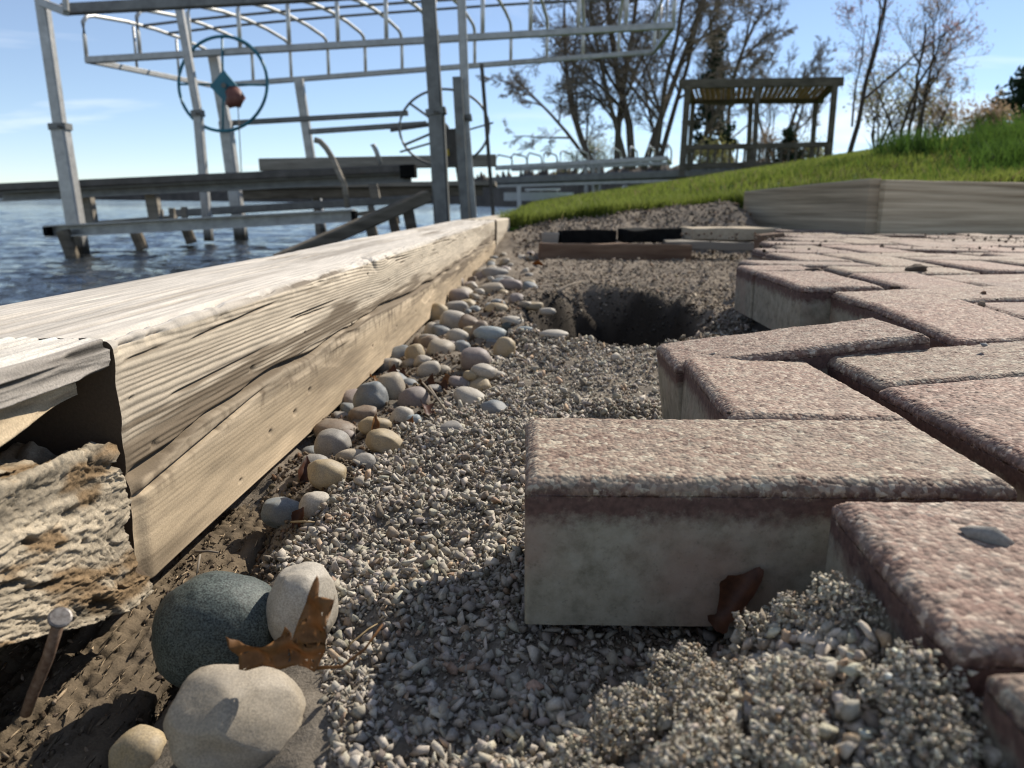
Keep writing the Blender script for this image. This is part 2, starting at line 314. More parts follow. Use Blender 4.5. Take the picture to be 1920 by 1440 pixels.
gc = (1-dirt)[:, None]*np.array([.165, .143, .115]) + dirt[:, None]*np.array([.185, .155, .122]); gc = gc*(1+.3*n_[:, None]*.6); hol = 1-ss(.82, 1.08, np.sqrt(((gp[:, 0]-.172-.06*(gp[:, 1]-1.25))/.165)**2+((gp[:, 1]-1.34)/.36)**2)); gc = gc*(1-hol[:, None])+np.array([.035, .029, .023])*hol[:, None]  # hole darkened in colour: shade of its walls painted in, with moist soil
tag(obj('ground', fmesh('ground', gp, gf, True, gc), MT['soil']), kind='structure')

# ---- water: wavy sheet to the horizon
yr = np.concatenate([np.geomspace(2.2, 60, 330), np.geomspace(62, 3000, 30)]); xr = np.linspace(-1.02, .30, 240)
wx = np.outer(yr, xr)-.3; wy = np.repeat(yr[:, None], len(xr), 1); wp = np.stack([wx.ravel(), wy.ravel(), 0*wx.ravel()], -1)
amp = np.clip(1-(wp[:, 1]/70), 0, 1)
wz = .020*fbm(wp*np.array([1.0, 1.7, 1])+5, 3, .5)+.019*fbm(wp*np.array([2.6, 5.0, 1])+9, 3, .55)
wp[:, 2] = WATER_Z+amp*(wz-.35*np.abs(wz)*0)
nr, nc = wx.shape; ii = np.arange(nr*nc).reshape(nr, nc); wf = np.stack([ii[:-1, :-1].ravel(), ii[:-1, 1:].ravel(), ii[1:, 1:].ravel(), ii[1:, :-1].ravel()], -1)
tag(obj('lake_water', fmesh('lake_water', wp, wf, True), MT['water']), kind='structure')

# ---- lawn
LX = [-.06, .0, .30, .62, .9, 1.07, 1.10, 1.28, 2.0, 4., 60.]; LY = [3.35, 3.36, 3.42, 3.62, 3.72, 3.66, 3.45, 2.74, 2.95, 3.6, 22.]
def lawn_z(x, y):
    x = np.asarray(x, float); y = np.asarray(y, float); q = np.maximum(x, -.2)
    q = np.where(q < 7, q, 7+3*(1-np.exp(-(np.maximum(q, 7)-7)/3)))
    z = .035+.10*q+(.02+.065*q)*ss(0, 2.2, y-np.interp(x, LX, LY))
    return z+.012*fbm(np.stack([x*2.2, y*2.2, 0*x], -1), 3)
def lawn_y0(x): x = np.asarray(x, float); return np.interp(x, LX, LY)+.05*fbm(np.stack([x.ravel()*7, 0*x.ravel(), 0*x.ravel()], -1), 3).reshape(x.shape)*ss(1.0, .9, x)
def lawn_left(y): return -.05+.030*np.maximum(y-3.3, 0)      # the shore edge
lx = np.concatenate([np.linspace(0, 2.2, 90), np.geomspace(2.25, 400, 70)]); ly = np.concatenate([np.linspace(0, 1.2, 24)**1.3, np.geomspace(1.35, 700, 70)])
P = []
for t in ly:
    x = lx-.05; y = lawn_y0(x)+t; x2 = x+.030*np.maximum(y-3.3, 0); P.append(np.stack([x2, y, lawn_z(x2, y)-.02*math.exp(-t/.05)], -1))
P = np.array(P); sk = P[0].copy(); sk[:, 2] -= .12; sk[:, 1] += .01; P = np.concatenate([sk[None], P])
left = P[:, :1].copy(); left[:, :, 2] = -.5; P = np.concatenate([left, P], 1)
nr, nc = P.shape[:2]; ii = np.arange(nr*nc).reshape(nr, nc); lf = np.stack([ii[:-1, :-1].ravel(), ii[:-1, 1:].ravel(), ii[1:, 1:].ravel(), ii[1:, :-1].ravel()], -1)
tag(obj('lawn', fmesh('lawn', P.reshape(-1, 3), lf, True), MT['lawn']), kind='structure')

# ================================================================== PATIO OF PAVERS
PT = .070
def rounded_box(lx_, ly_, lz, step, r=.0016, ch=.0052, relief=0.):
    """surface grid of a paver, top at z=0; top arris chamfered; pebbly relief on top"""
    V, F = [], []
    def grid(o, a, b):
        na = max(2, int(round(np.linalg.norm(a)/step))); nb_ = max(2, int(round(np.linalg.norm(b)/step)))
        s = np.linspace(0, 1, na+1); t = np.linspace(0, 1, nb_+1)
        p = o[None, None]+s[:, None, None]*a[None, None]+t[None, :, None]*b[None, None]; base = sum(len(q) for q in V); V.append(p.reshape(-1, 3))
        i = np.arange((na+1)*(nb_+1)).reshape(na+1, nb_+1)+base
        F.append(np.stack([i[:-1, :-1].ravel(), i[1:, :-1].ravel(), i[1:, 1:].ravel(), i[:-1, 1:].ravel()], -1))
    X, Y, Z = (np.array(q, float) for q in ((lx_, 0, 0), (0, ly_, 0), (0, 0, lz))); o = np.array([-lx_/2, -ly_/2, -lz])
    grid(o+Z, X, Y); grid(o, X, Z); grid(o+Y+X, -X, Z); grid(o+Y, -Y, Z); grid(o+X, Y, Z); 
    p = np.concatenate(V); f = np.concatenate(F)
    lo = np.array([-lx_/2+r, -ly_/2+r, -lz-1]); hi = np.array([lx_/2-r, ly_/2-r, -r]); q = np.clip(p, lo, hi); n = p-q; L = np.linalg.norm(n, axis=1, keepdims=True); n = np.where(L > 1e-9, n/np.maximum(L, 1e-9), 0)
    p2 = q+n*r
    d = np.minimum(lx_/2-np.abs(p2[:, 0]), ly_/2-np.abs(p2[:, 1])); top = ss(-ch*1.6, -ch*.6, p2[:, 2])
    p2[:, 2] -= top*.8*np.clip(ch-d, 0, ch)
    if relief:
        s = p2+rng.random(3)*9
        c1, id1, e1 = cell(s/.0034); c2, id2, e2 = cell(s/.0075); h = relief*(np.clip(1-c1*1.25, 0, 1)**.8*(.35+.9*id1)) + relief*.8*np.clip(1-c2*1.8, 0, 1)*(id2 > .82) + .35*relief*fbm(s*220, 3)-relief*.5 + .0006*fbm(s*26, 3)
        h = h*(.35+.65*ss(.0, .010, d)); hs = .00016*fbm(s*300, 4)+.00035*fbm(s*45, 3)
        k = top*np.clip(n[:, 2]*1.3, 0, 1); p2 += n*(h*k+hs*(1-k))[:, None]
    # weld seams
    key = np.round(p, 7); u, idx, inv = np.unique(key, axis=0, return_index=True, return_inverse=True); inv = inv.ravel()
    return p2[idx], inv[f]
PX0, PY0, PW, PYAW = .020, .312, .1045, .03
def lat(u, v):
    a, b = u*PW, v*PW; return PX0+a*math.cos(PYAW)+b*math.sin(PYAW), PY0-a*math.sin(PYAW)+b*math.cos(PYAW)
MAN = [('A', 1, 0.1125, 0.3607, 0.0045, -0.0446*.4, 0.0114, 0.0130), ('B', 1, 0.2265, 0.2371, 0.0060, -0.0404, 0.0321, 0.0525), ('C', 0, 0.1788, 0.5062, 0.0035, -0.0806, -0.0056, -0.0344),
       ('D', 1, 0.2289, 0.6450, 0.0095, -0.0187, 0.1410, -0.0078), ('G', 1, 0.3486, 0.5540, 0.0127, 0.0145, 0.0921, 0.0105), ('H', 0, 0.2935, 0.4010, 0.0083, -0.0022, 0.1025, -0.0096),
       ('K', 0, 0.4130, 0.7050, 0.0223, -0.0700, 0.0433, 0.0356), ('F', 1, 0.4777, 0.8660, 0.0258, 0.0041, 0.0484, 0.0168), ('E', 0, .3950, 1.0150, .0290, -.03, .02, .01),
       ('E2', 2, .3990, 1.1720, .0300, -.04, .02, 0.), ('B2', 0, .1730, .0810, .001, -.03, .03, .02)]
patio_cells = []
patio = None
fill = []
def fence_lim(x): return np.interp(x, [0, .98, 1.08, 1.24, 1.9, 4.], [2.56, 2.60, 3.0, 2.60, 2.80, 3.4])
covered = {(0, 0), (1, 0), (1, -1), (2, -1), (1, 1), (1, 2), (1, 3), (2, 3), (2, 2), (3, 2), (2, 0), (2, 1), (3, 3), (3, 4), (3, 5), (4, 5), (3, 6), (3, 7), (3, 8), (1, -3), (1, -2)}
for u in range(0, 34):
    for v in range(-2, 32):
        m = (u+v) % 4
        if m == 0: cells = [(u, v), (u+1, v)]; h = 1; c_ = lat(u+1, v+.5)
        elif m == 2: cells = [(u, v), (u, v+1)]; h = 0; c_ = lat(u+.5, v+1)
        else: continue
        if any(q in covered for q in cells) or u < 1: continue
        x, y = c_[0]+.020, c_[1]-.006
        xl = .40 if y < 1.12 else (.45+.31*max(0, y-1.3)+.02*math.sin(y*9))
        if y < .32 and x < .33: continue
        if x-(.1 if h else .05) < xl-.06 and y > .3: continue
        if y+.05 > fence_lim(x) or x > .76*y+.20 or y < .1: continue
        if y < .5 and x < .32: continue
        fill.append((h, x, y, cells))
bedv, bedf = [], []
for (h, x, y, cells) in fill:
    hw, hl = (.104, .052) if h else (.052, .104); i = len(bedv)
    for a, b_ in ((-hw, -hl), (hw, -hl), (hw, hl), (-hw, hl)): bedv.append((x+a, y+b_, float(surf(x+a, y+b_))-.009))
    bedf.append((i, i+1, i+2, i+3))
m = bpy.data.meshes.new('patio'); m.from_pydata(bedv, [], bedf); m.update()
ca = m.color_attributes.new('tint', 'FLOAT_COLOR', 'POINT'); ca.data.foreach_set('color', np.tile([.23, .19, .15, 1.], len(bedv)).astype(np.float32))
patio = tag(obj('patio', m, MT['soil']), kind='structure')
def place_paver(me, h, x, y, z, yaw, tx, ty):
    o = obj('paver', me, None, patio)
    ex = Vector((math.cos(yaw), math.sin(yaw), tx)).normalized(); n = ex.cross(Vector((-math.sin(yaw), math.cos(yaw), ty))).normalized(); ey = n.cross(ex)
    mm = Matrix((ex, ey, n)).transposed().to_4x4(); mm.translation = (x, y, z)
    if h == 0: mm = mm @ Matrix.Rotation(math.pi/2, 4, 'Z')
    o.matrix_local = mm; return o
for k, h, x, y, z, yaw, tx, ty in MAN:
    st = .0014 if k in 'ABCDGH' else .0022
    v, f = rounded_box((.211 if k == 'A' else .1995) if h != 2 else .0985, .0985, PT, st, .0016, .0052, .0009)
    me = fmesh('paver', v, f, True); me.materials.append(MT['paver']); place_paver(me, h, x, y, z, yaw, tx, ty)
v, f = rounded_box(.1985, .0975, PT, .0065, .0016, .0052, 0); me_far = fmesh('paver_far', v, f, True); me_far.materials.append(MT['paver_far'])
for (h, x, y, cells) in fill:
    e = .02; tx = float(surf(x+e, y)-surf(x-e, y))/(2*e); ty = float(surf(x, y+e)-surf(x, y-e))/(2*e)
    place_paver(me_far, h, x+random.gauss(0, .0012), y+random.gauss(0, .0012), float(surf(x, y))+random.gauss(0, .0016), -.03+random.gauss(0, .008), tx+random.gauss(0, .012), ty+random.gauss(0, .012))

# ================================================================== LAKESIDE TIMBERS
def sweep(S_, prof_res, w, h, disp, origin_fn, rc=.006):
    """timber swept along stations S_: profile right face bottom->top, top right->left, left, bottom. disp(s,t,face,normal)->(offset, colour)"""
    nt_, nw, nl = prof_res
    pr = []; 
    for t in np.linspace(0, h-rc, nt_): pr.append((0, t, 1, 0, 0))
    for a in np.linspace(0, math.pi/2, 7)[1:-1]: pr.append((-rc+rc*math.cos(a), h-rc+rc*math.sin(a), math.cos(a), math.sin(a), .5))
    for q in np.linspace(rc, w, nw): pr.append((-q, h, 0, 1, 1))
    for t in np.linspace(h, 0, nl)[1:]: pr.append((-w, t, -1, 0, 2))
    for q in np.linspace(w, 0, nl)[1:-1]: pr.append((-q, 0, 0, -1, 3))
    pr = np.array(pr); K = len(pr); n = len(S_)
    s = np.repeat(S_, K); X = np.tile(pr[:, 0], n); T = np.tile(pr[:, 1], n); NX = np.tile(pr[:, 2], n); NT = np.tile(pr[:, 3], n); FC = np.tile(pr[:, 4], n)
    off, col = disp(s, X, T, FC); X = X+NX*off; T = T+NT*off
    ii = np.arange(n*K).reshape(n, K); jj = np.roll(ii, -1, 1)
    F = np.stack([ii[:-1].ravel(), jj[:-1].ravel(), jj[1:].ravel(), ii[1:].ravel()], -1)
    P = origin_fn(s, X, T)
    # end caps as fans of quads (degenerate-free: centre strips)
    c0 = len(P); cen = np.stack([P[ii[0]].mean(0), P[ii[-1]].mean(0)]); P = np.concatenate([P, P[ii[0]], P[ii[-1]], cen]); ec = np.tile(np.array([[.085, .062, .042]]), (2*K+2, 1)); col = np.concatenate([col, ec])  # end caps coloured dark: shade of the hollow painted in, plus rot stain
    k0 = c0+np.arange(K); k1 = c0+K+np.arange(K); tri0 = np.stack([np.roll(k0, -1), k0, np.full(K, c0+2*K)], -1); tri1 = np.stack([k1, np.roll(k1, -1), np.full(K, c0+2*K+1)], -1)
    tris = np.concatenate([F[:, [0, 1, 2]], F[:, [0, 2, 3]], tri0, tri1]); return P, tris, col
def main_disp(s, X, T, FC):
    p = np.stack([s, X*1., T], -1); right = FC < .4; topf = (FC >= .4) & (FC <= 1.5)
    kn = np.exp(-((s-.64)/.07)**2); 
    wob = .40*fbm(np.stack([s*1.6, X*3, T*10], -1), 2)+2.4*kn*np.exp(-((T-.15)/.05)**2)*np.where(FC < .4, 1, 1.)
    kn2 = np.exp(-((s-2.2)/.18)**2-((T-.075)/.05)**2)
    ph = np.where(FC < .45, T/.0036*(1+.12*np.sin(s*1.1)), X/.0065+T/.004)+wob+.22*s*3+5*kn2
    ph = ph+.7*vnoise(np.stack([s*.22, X*4, T*75], -1))+.12*vnoise(np.stack([s*2.2, X*9, T*160+9], -1))+.06*vnoise(np.stack([s*60, X*60, T*300], -1))
    gs = .35+.65*ss(-.5, .5, fbm(np.stack([s*2.2, X*20, T*45], -1)+31, 2))
    g = np.sin(math.tau*ph); g = np.sign(g)*np.abs(g)**.8*gs
    crack_t = .067+.004*np.sin(s*4.1)+.004*fbm(np.stack([s*9, 0*s, 0*s], -1), 2)
    dc = T-crack_t; low = right & (dc < 0)
    wcr = .0020+.0014*vnoise(np.stack([s*14, 0*s+2, 0*s], -1)); gr = -.0085*np.exp(-(dc/np.maximum(wcr, .0005))**2)*(1-ss(1.0, 1.7, s)*.6)
    t2 = .052+.1*np.clip(s, 0, .2)*.75; gr2 = -.006*np.exp(-((T-t2)/.0014)**2)*(1-ss(.13, .22, s))
    flake = ss(.25, .55, fbm(np.stack([s*7, X*0, T*45], -1), 3))*np.exp(-((T-.06)/.028)**2)
    relief = np.where(low, .00005, .00032)*g*(1-.7*flake)
    off = np.where(right, relief+gr+gr2+np.where(dc < 0, .0035, 0)-.0022*flake, 0)
    off = off+np.where(topf, .00022*g-.0018*ss(.38, .7, vnoise(np.stack([s*5, X*190, 0*s], -1))), 0)
    ck = np.zeros_like(s); rk = random.Random(77)
    for q in range(34):
        s0, L_, side_ = rk.random()**1.5*1.9, .04+.16*rk.random(), rk.random() < .5; c0_ = rk.uniform(.072, .134) if side_ else -rk.uniform(.012, .13); sl_ = rk.uniform(-.03, .03); v_ = T if side_ else X; m_ = right if side_ else topf
        ck = np.maximum(ck, m_*np.exp(-((v_-c0_-sl_*(s-s0))/.00085)**2)*ss(s0, s0+.02, s)*ss(s0+L_, s0+L_*.6, s))
    for q in range(30):                                       # small pits and nail holes
        s0, t0, rr_ = rk.random()**1.4*1.6, rk.uniform(.01, .132), rk.uniform(.0008, .0022); ck = np.maximum(ck, right*np.exp(-((s-s0)/(rr_*1.6))**2-((T-t0)/rr_)**2))
    off = off-.0028*ck
    # long split just behind the upper arris, and knot notch
    xs = -.010-.05*np.clip(s, 0, .25)*.5; sp = np.exp(-((X-xs)/.0022)**2)*(1-ss(.14, .24, s))*(.55+.45*vnoise(np.stack([s*30, 0*s, 0*s], -1)))
    off = off-np.where(topf, .006*np.clip(sp, 0, 1), 0)
    off = off-.006*np.exp(-((s-.60-.35*(.14-T))/.006)**2)*ss(.118, .128, T)*((X > -.02))
    ar = np.exp(-((T-.14)/.010)**2)*np.exp(-(X/.010)**2); off = off-.0045*ar*ss(.15, .8, fbm(np.stack([s*22, X*60, T*60], -1)+8, 4))-.0015*ar*ss(0, .6, fbm(np.stack([s*90, 0*s, 0*s], -1), 3))
    off = off*(.15+.85*ss(0, .012, s))+.0012*fbm(p*np.array([3, 12, 12]), 3)+.0010*fbm(p*np.array([60, 70, 70]), 2)*(1-ss(0, .02, s))
    # colour: bleached above, warm brown below the check, greyer on the top
    n1 = fbm(p*np.array([4, 30, 40]), 4); n2 = fbm(p*np.array([1.5, 9, 9])+7, 3); n3 = fbm(p*np.array([30, 260, 260]), 3)
    pale = np.array([.52, .445, .34]); warm = np.array([.44, .34, .22]); topc = np.array([.55, .50, .43]); dark = np.array([.12, .088, .055])
    base = pale+(warm-pale)*(ss(.10, .04, T)[:, None]*.9)
    base = np.where(topf[:, None], topc, base)
    line = ss(.45, .98, np.cos(math.tau*ph+.9))*gs; late = np.where(right, line*np.where(low, .17, .42), np.where(topf, line*.16, 0))
    c = base*(1+.15*n1[:, None]+.16*n3[:, None])*(1-late[:, None])
    sn = fbm(np.stack([s*9, X*9, T*230], -1)+2, 4); fz = fbm(np.stack([s*170, X*40, T*75], -1), 3); pl = fbm(np.stack([s*7, X*7, T*32], -1)+11, 3)
    near = np.exp(-((T-.070-.012*np.sin(s*3+.4))/.018)**2)*right
    st = ss(.15, 1.0, sn*.8+1.25*near-.35)*.85*right+1.0*np.exp(-(dc/.0032)**2)*right*(.6+.4*vnoise(np.stack([s*14, 0*s+2, 0*s], -1)))
    st = st+.5*ss(.0, .8, fz)*np.exp(-((dc+.012)/.010)**2)*right+ss(.35, .9, n2)*.3*(~low)*right
    st = np.clip(st+.5*kn2*right*np.clip(g, 0, 1)+.4*kn*np.exp(-((T-.045)/.035)**2)*right*ss(-.1, .6, fz+n1)+.7*topf*ss(.42, .85, vnoise(np.stack([s*5, X*190, 0*s], -1)))+.38*topf*ss(.0, .9, fbm(np.stack([s*3, X*60, 0*s+4], -1), 4)), 0, .88)
    st = np.clip(st+.8*ck+.30*ss(.2, .9, fbm(np.stack([s*2.6, X*14, T*26], -1)+21, 3))*right, 0, .9)
    c = c*(1+.20*np.clip(pl, -1, 1)*low)[:, None]
    c = c*(1-st[:, None])+dark*st[:, None]
    return off, np.clip(c, .02, .7)
def org_main(s, X, T):
    y = .392+s; return np.stack([xt(y)+X, y-.051*X*0, -.0925+T+.004*s], -1)
St = np.concatenate([np.arange(0, .35, .0024), np.geomspace(.352, 2.62, 370)])
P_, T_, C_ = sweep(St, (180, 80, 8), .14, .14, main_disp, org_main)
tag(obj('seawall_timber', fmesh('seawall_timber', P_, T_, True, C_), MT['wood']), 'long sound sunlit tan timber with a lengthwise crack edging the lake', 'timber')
def far_disp(s, X, T, FC):
    p = np.stack([s, X, T], -1); n1 = fbm(p*np.array([4, 30, 40]), 4); off = .0015*n1
    return off, np.clip(np.array([.50, .43, .33])*(1+.22*n1[:, None]), .02, .7)
P_, T_, C_ = sweep(np.linspace(0, .9, 80), (24, 16, 4), .14, .14, far_disp, lambda s, X, T: np.stack([-.066+.16*s+X, 3.03+s, -.082+T+.012*s], -1))
tag(obj('seawall_timber', fmesh('far_timber', P_, T_, True, C_), MT['wood']), 'short pale timber end beyond the long sunlit timber, meeting the lawn', 'timber')
# rotten timber in line with it, nearer: three pieces of one decayed beam
rot = thing('rotten_timber', 'decayed crumbling timber with a hollow core beside the sound timber end', 'timber', (-.28, .25, -.09))
def rot_piece(name, S_, res, w, h, fn, org, rc):
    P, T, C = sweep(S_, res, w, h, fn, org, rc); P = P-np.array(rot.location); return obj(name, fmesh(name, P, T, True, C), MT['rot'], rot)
def cap_disp(s, X, T, FC):
    p = np.stack([s, X, T], -1); n1 = fbm(p*np.array([18, 160, 200]), 4); n2 = fbm(p*np.array([9, 40, 60])+4, 3)
    cr = ss(.25, .6, vnoise(np.stack([s*16, X*240, T*330], -1)))
    n5 = fbm(np.stack([s*26, X*330, T*420], -1), 4); off = -.0022*cr+.0005*n2+.0009*n5; side = FC < .6
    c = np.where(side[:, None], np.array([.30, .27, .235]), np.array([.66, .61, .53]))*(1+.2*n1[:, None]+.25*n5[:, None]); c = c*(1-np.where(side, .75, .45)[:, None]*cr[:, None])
    return off, np.clip(c, .03, .7)
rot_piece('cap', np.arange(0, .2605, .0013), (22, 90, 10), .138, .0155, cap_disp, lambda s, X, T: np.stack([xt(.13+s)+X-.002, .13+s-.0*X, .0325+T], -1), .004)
def chunk_disp(s, X, T, FC):
    p = np.stack([s, X, T], -1)
    sw = s+.004*fbm(p*80, 3)+.25*T; Tw = T+.0020*fbm(p*np.array([30, 60, 60])+3, 3)
    c1, id1, e1 = cell(np.stack([sw/.0056, X/.0028, Tw/.0021], -1)); c2, id2, e2 = cell(np.stack([sw/.03, X/.009, Tw/.007], -1)+3.3)
    n2 = fbm(p*np.array([14, 45, 55]), 4); n3 = fbm(p*np.array([260, 800, 800]), 3); n4 = fbm(np.stack([sw*22, X*80, Tw*260], -1), 4)
    pit = ss(.45, .9, fbm(np.stack([sw*60, X*120, Tw*130], -1)+5, 3))
    off = -.0013*id1*ss(-.3, .5, n2)-.0011*(1-ss(.0, .14, e1-c1))-.0012*id2+.0019*n2+.0008*n4+.0006*n3-.0032*pit+.008*ss(.075, .0, T)*(FC < .6)
    off = off - .012*np.exp(-((s-.085)/.02)**2-((T-.012)/.012)**2)
    off = off-np.where(FC > .9, .008*np.abs(n2), 0)
    tone = fbm(p*np.array([30, 80, 80])+9, 3)
    c = np.array([.345, .29, .212])*(1+.25*n2[:, None]+.28*n4[:, None])*(.80+.35*id1[:, None]); c = c*(1-.55*ss(.1, .7, tone)[:, None]*np.array([.75, .95, 1.15])); c = c*(1-.5*pit[:, None])
    return off, np.clip(c, .025, .6)
def chunk_org(s, X, T):
    y = .118+s; rag = 1+.10*fbm(np.stack([s*26, X*20, 0*s], -1), 3)
    hgt = T*(1+(rag-1)*ss(.03, .08, T)); low = .05*ss(.27, .10, s)
    return np.stack([xt(y)+X+.003+.0*T, y-.010*np.clip(fbm(np.stack([T*50, X*30, 0*s], -1), 2), 0, 1)*ss(.22, .26, s), -.0935+low*(1-T/.10)+hgt*1.0], -1)
rot_piece('decayed_body', np.arange(0, .268, .0011), (104, 60, 14), .135, .088, chunk_disp, chunk_org, .008)
def spl_disp(s, X, T, FC):
    p = np.stack([s, X, T], -1); n1 = fbm(p*np.array([30, 200, 200]), 4); n2 = fbm(p*np.array([10, 60, 60]), 3)
    return .0022*n2+.0012*n1, np.clip(np.array([.38, .30, .20])*(1+.35*n1[:, None]), .03, .6)
rot_piece('splinter', np.arange(0, .25, .0016), (24, 18, 6), .03, .019, spl_disp, lambda s, X, T: np.stack([xt(.13+s)+X*(1-.55*ss(.17, .25, s))-.002-.012*ss(.14, .25, s), .13+s, .0125+T*(1-.65*ss(.17, .25, s))+.0085*ss(.1, .25, s)], -1), .003)
rot_piece('back_wall', np.arange(0, .266, .003), (40, 20, 6), .045, .132, spl_disp, lambda s, X, T: np.stack([xt(.12+s)+X-.096, .12+s, -.093+T], -1), .004)
rot_piece('inner_layer', np.arange(0, .222, .0016), (34, 30, 6), .06, .036, chunk_disp, lambda s, X, T: np.stack([xt(.13+s)+X-.005-.018*ss(.13, .222, s), .13+s, -.014+T*(1-.75*ss(.12, .222, s))], -1), .004)
# lower buried timber, soft and muddy
def low_disp(s, X, T, FC):
    p = np.stack([s, X, T], -1); c2, id2, e2 = cell(np.stack([s/.022, X/.008, T/.008], -1)); n2 = fbm(p*np.array([16, 50, 50]), 4); n3 = fbm(p*np.array([120, 420, 420]), 3); n4 = fbm(p*7+5, 3)
    n5 = fbm(p*np.array([28, 380, 380])+2, 4); n6 = fbm(p*260, 3); off = -.0012*id2+.0024*n2+.0012*n3-.007*ss(.1, .7, n4)+.0017*n5+.0014*n6
    c = np.array([.135, .104, .07])*(1+.35*n2[:, None]+.35*n5[:, None]); mud = ss(-.1, .5, n4+.3*n2)[:, None]; c = c*(1-mud)+np.array([.062, .05, .038])*(1+.3*n3[:, None])*mud
    return off, np.clip(c, .02, .5)
def low_org(s, X, T):
    y = .13+s; return np.stack([xt(y)+.028+X+(.118-T)*.34+.006*np.sin(s*9), y, -.230+T-.010*ss(.35, .0, s)], -1)
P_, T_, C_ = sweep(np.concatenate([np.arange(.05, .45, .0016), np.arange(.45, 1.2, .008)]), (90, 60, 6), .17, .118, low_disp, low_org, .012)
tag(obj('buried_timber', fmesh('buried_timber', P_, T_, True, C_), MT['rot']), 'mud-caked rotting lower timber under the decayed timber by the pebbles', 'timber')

BUR = P_[(P_[:, 1] < .62) & (P_[:, 2] > -.20) & (P_[:, 0] > -.30)]
# ================================================================== RIVER PEBBLES
def ico(sub):
    import bmesh
    bm = bmesh.new(); bmesh.ops.create_icosphere(bm, subdivisions=sub, radius=1); v = np.array([q.co[:] for q in bm.verts]); f = np.array([[q.index for q in t.verts] for t in bm.faces]); bm.free(); return v, f
ICO = {k: ico(k) for k in (1, 2, 3, 4, 5)}
def pebble_mesh(a, b_, c, seed, sub=4, ang=.25, flats=3):
    v, f = ICO[sub]; r = np.random.default_rng(seed); o = r.random(3)*40
    n = 1+ang*.55*vnoise(v*1.1+o)+ang*.28*vnoise(v*2.3+o)+.015*fbm(v*7+o, 3)
    p = np.sign(v)*np.abs(v)**.88*n[:, None]
    for k in range(flats):                                # a few worn flats
        d = r.normal(size=3); d /= np.linalg.norm(d); t = p@d; lim = .80+.12*r.random(); p = p-np.clip(t-lim, 0, None)[:, None]*d*.75
    return fmesh('pebble', p*np.array([a, b_, c]), f, True)
def solve_px(px, py, hpx, emb=.36):
    d = ray(px, py); z = -.09
    for _ in range(12):
        t = (z-CAMZ)/d.z; p = Vector((0, 0, CAMZ))+d*t; hm = hpx*t/FPX; z = float(G(np.array([p.x]), np.array([p.y]))[0])+emb*hm
    return p, t
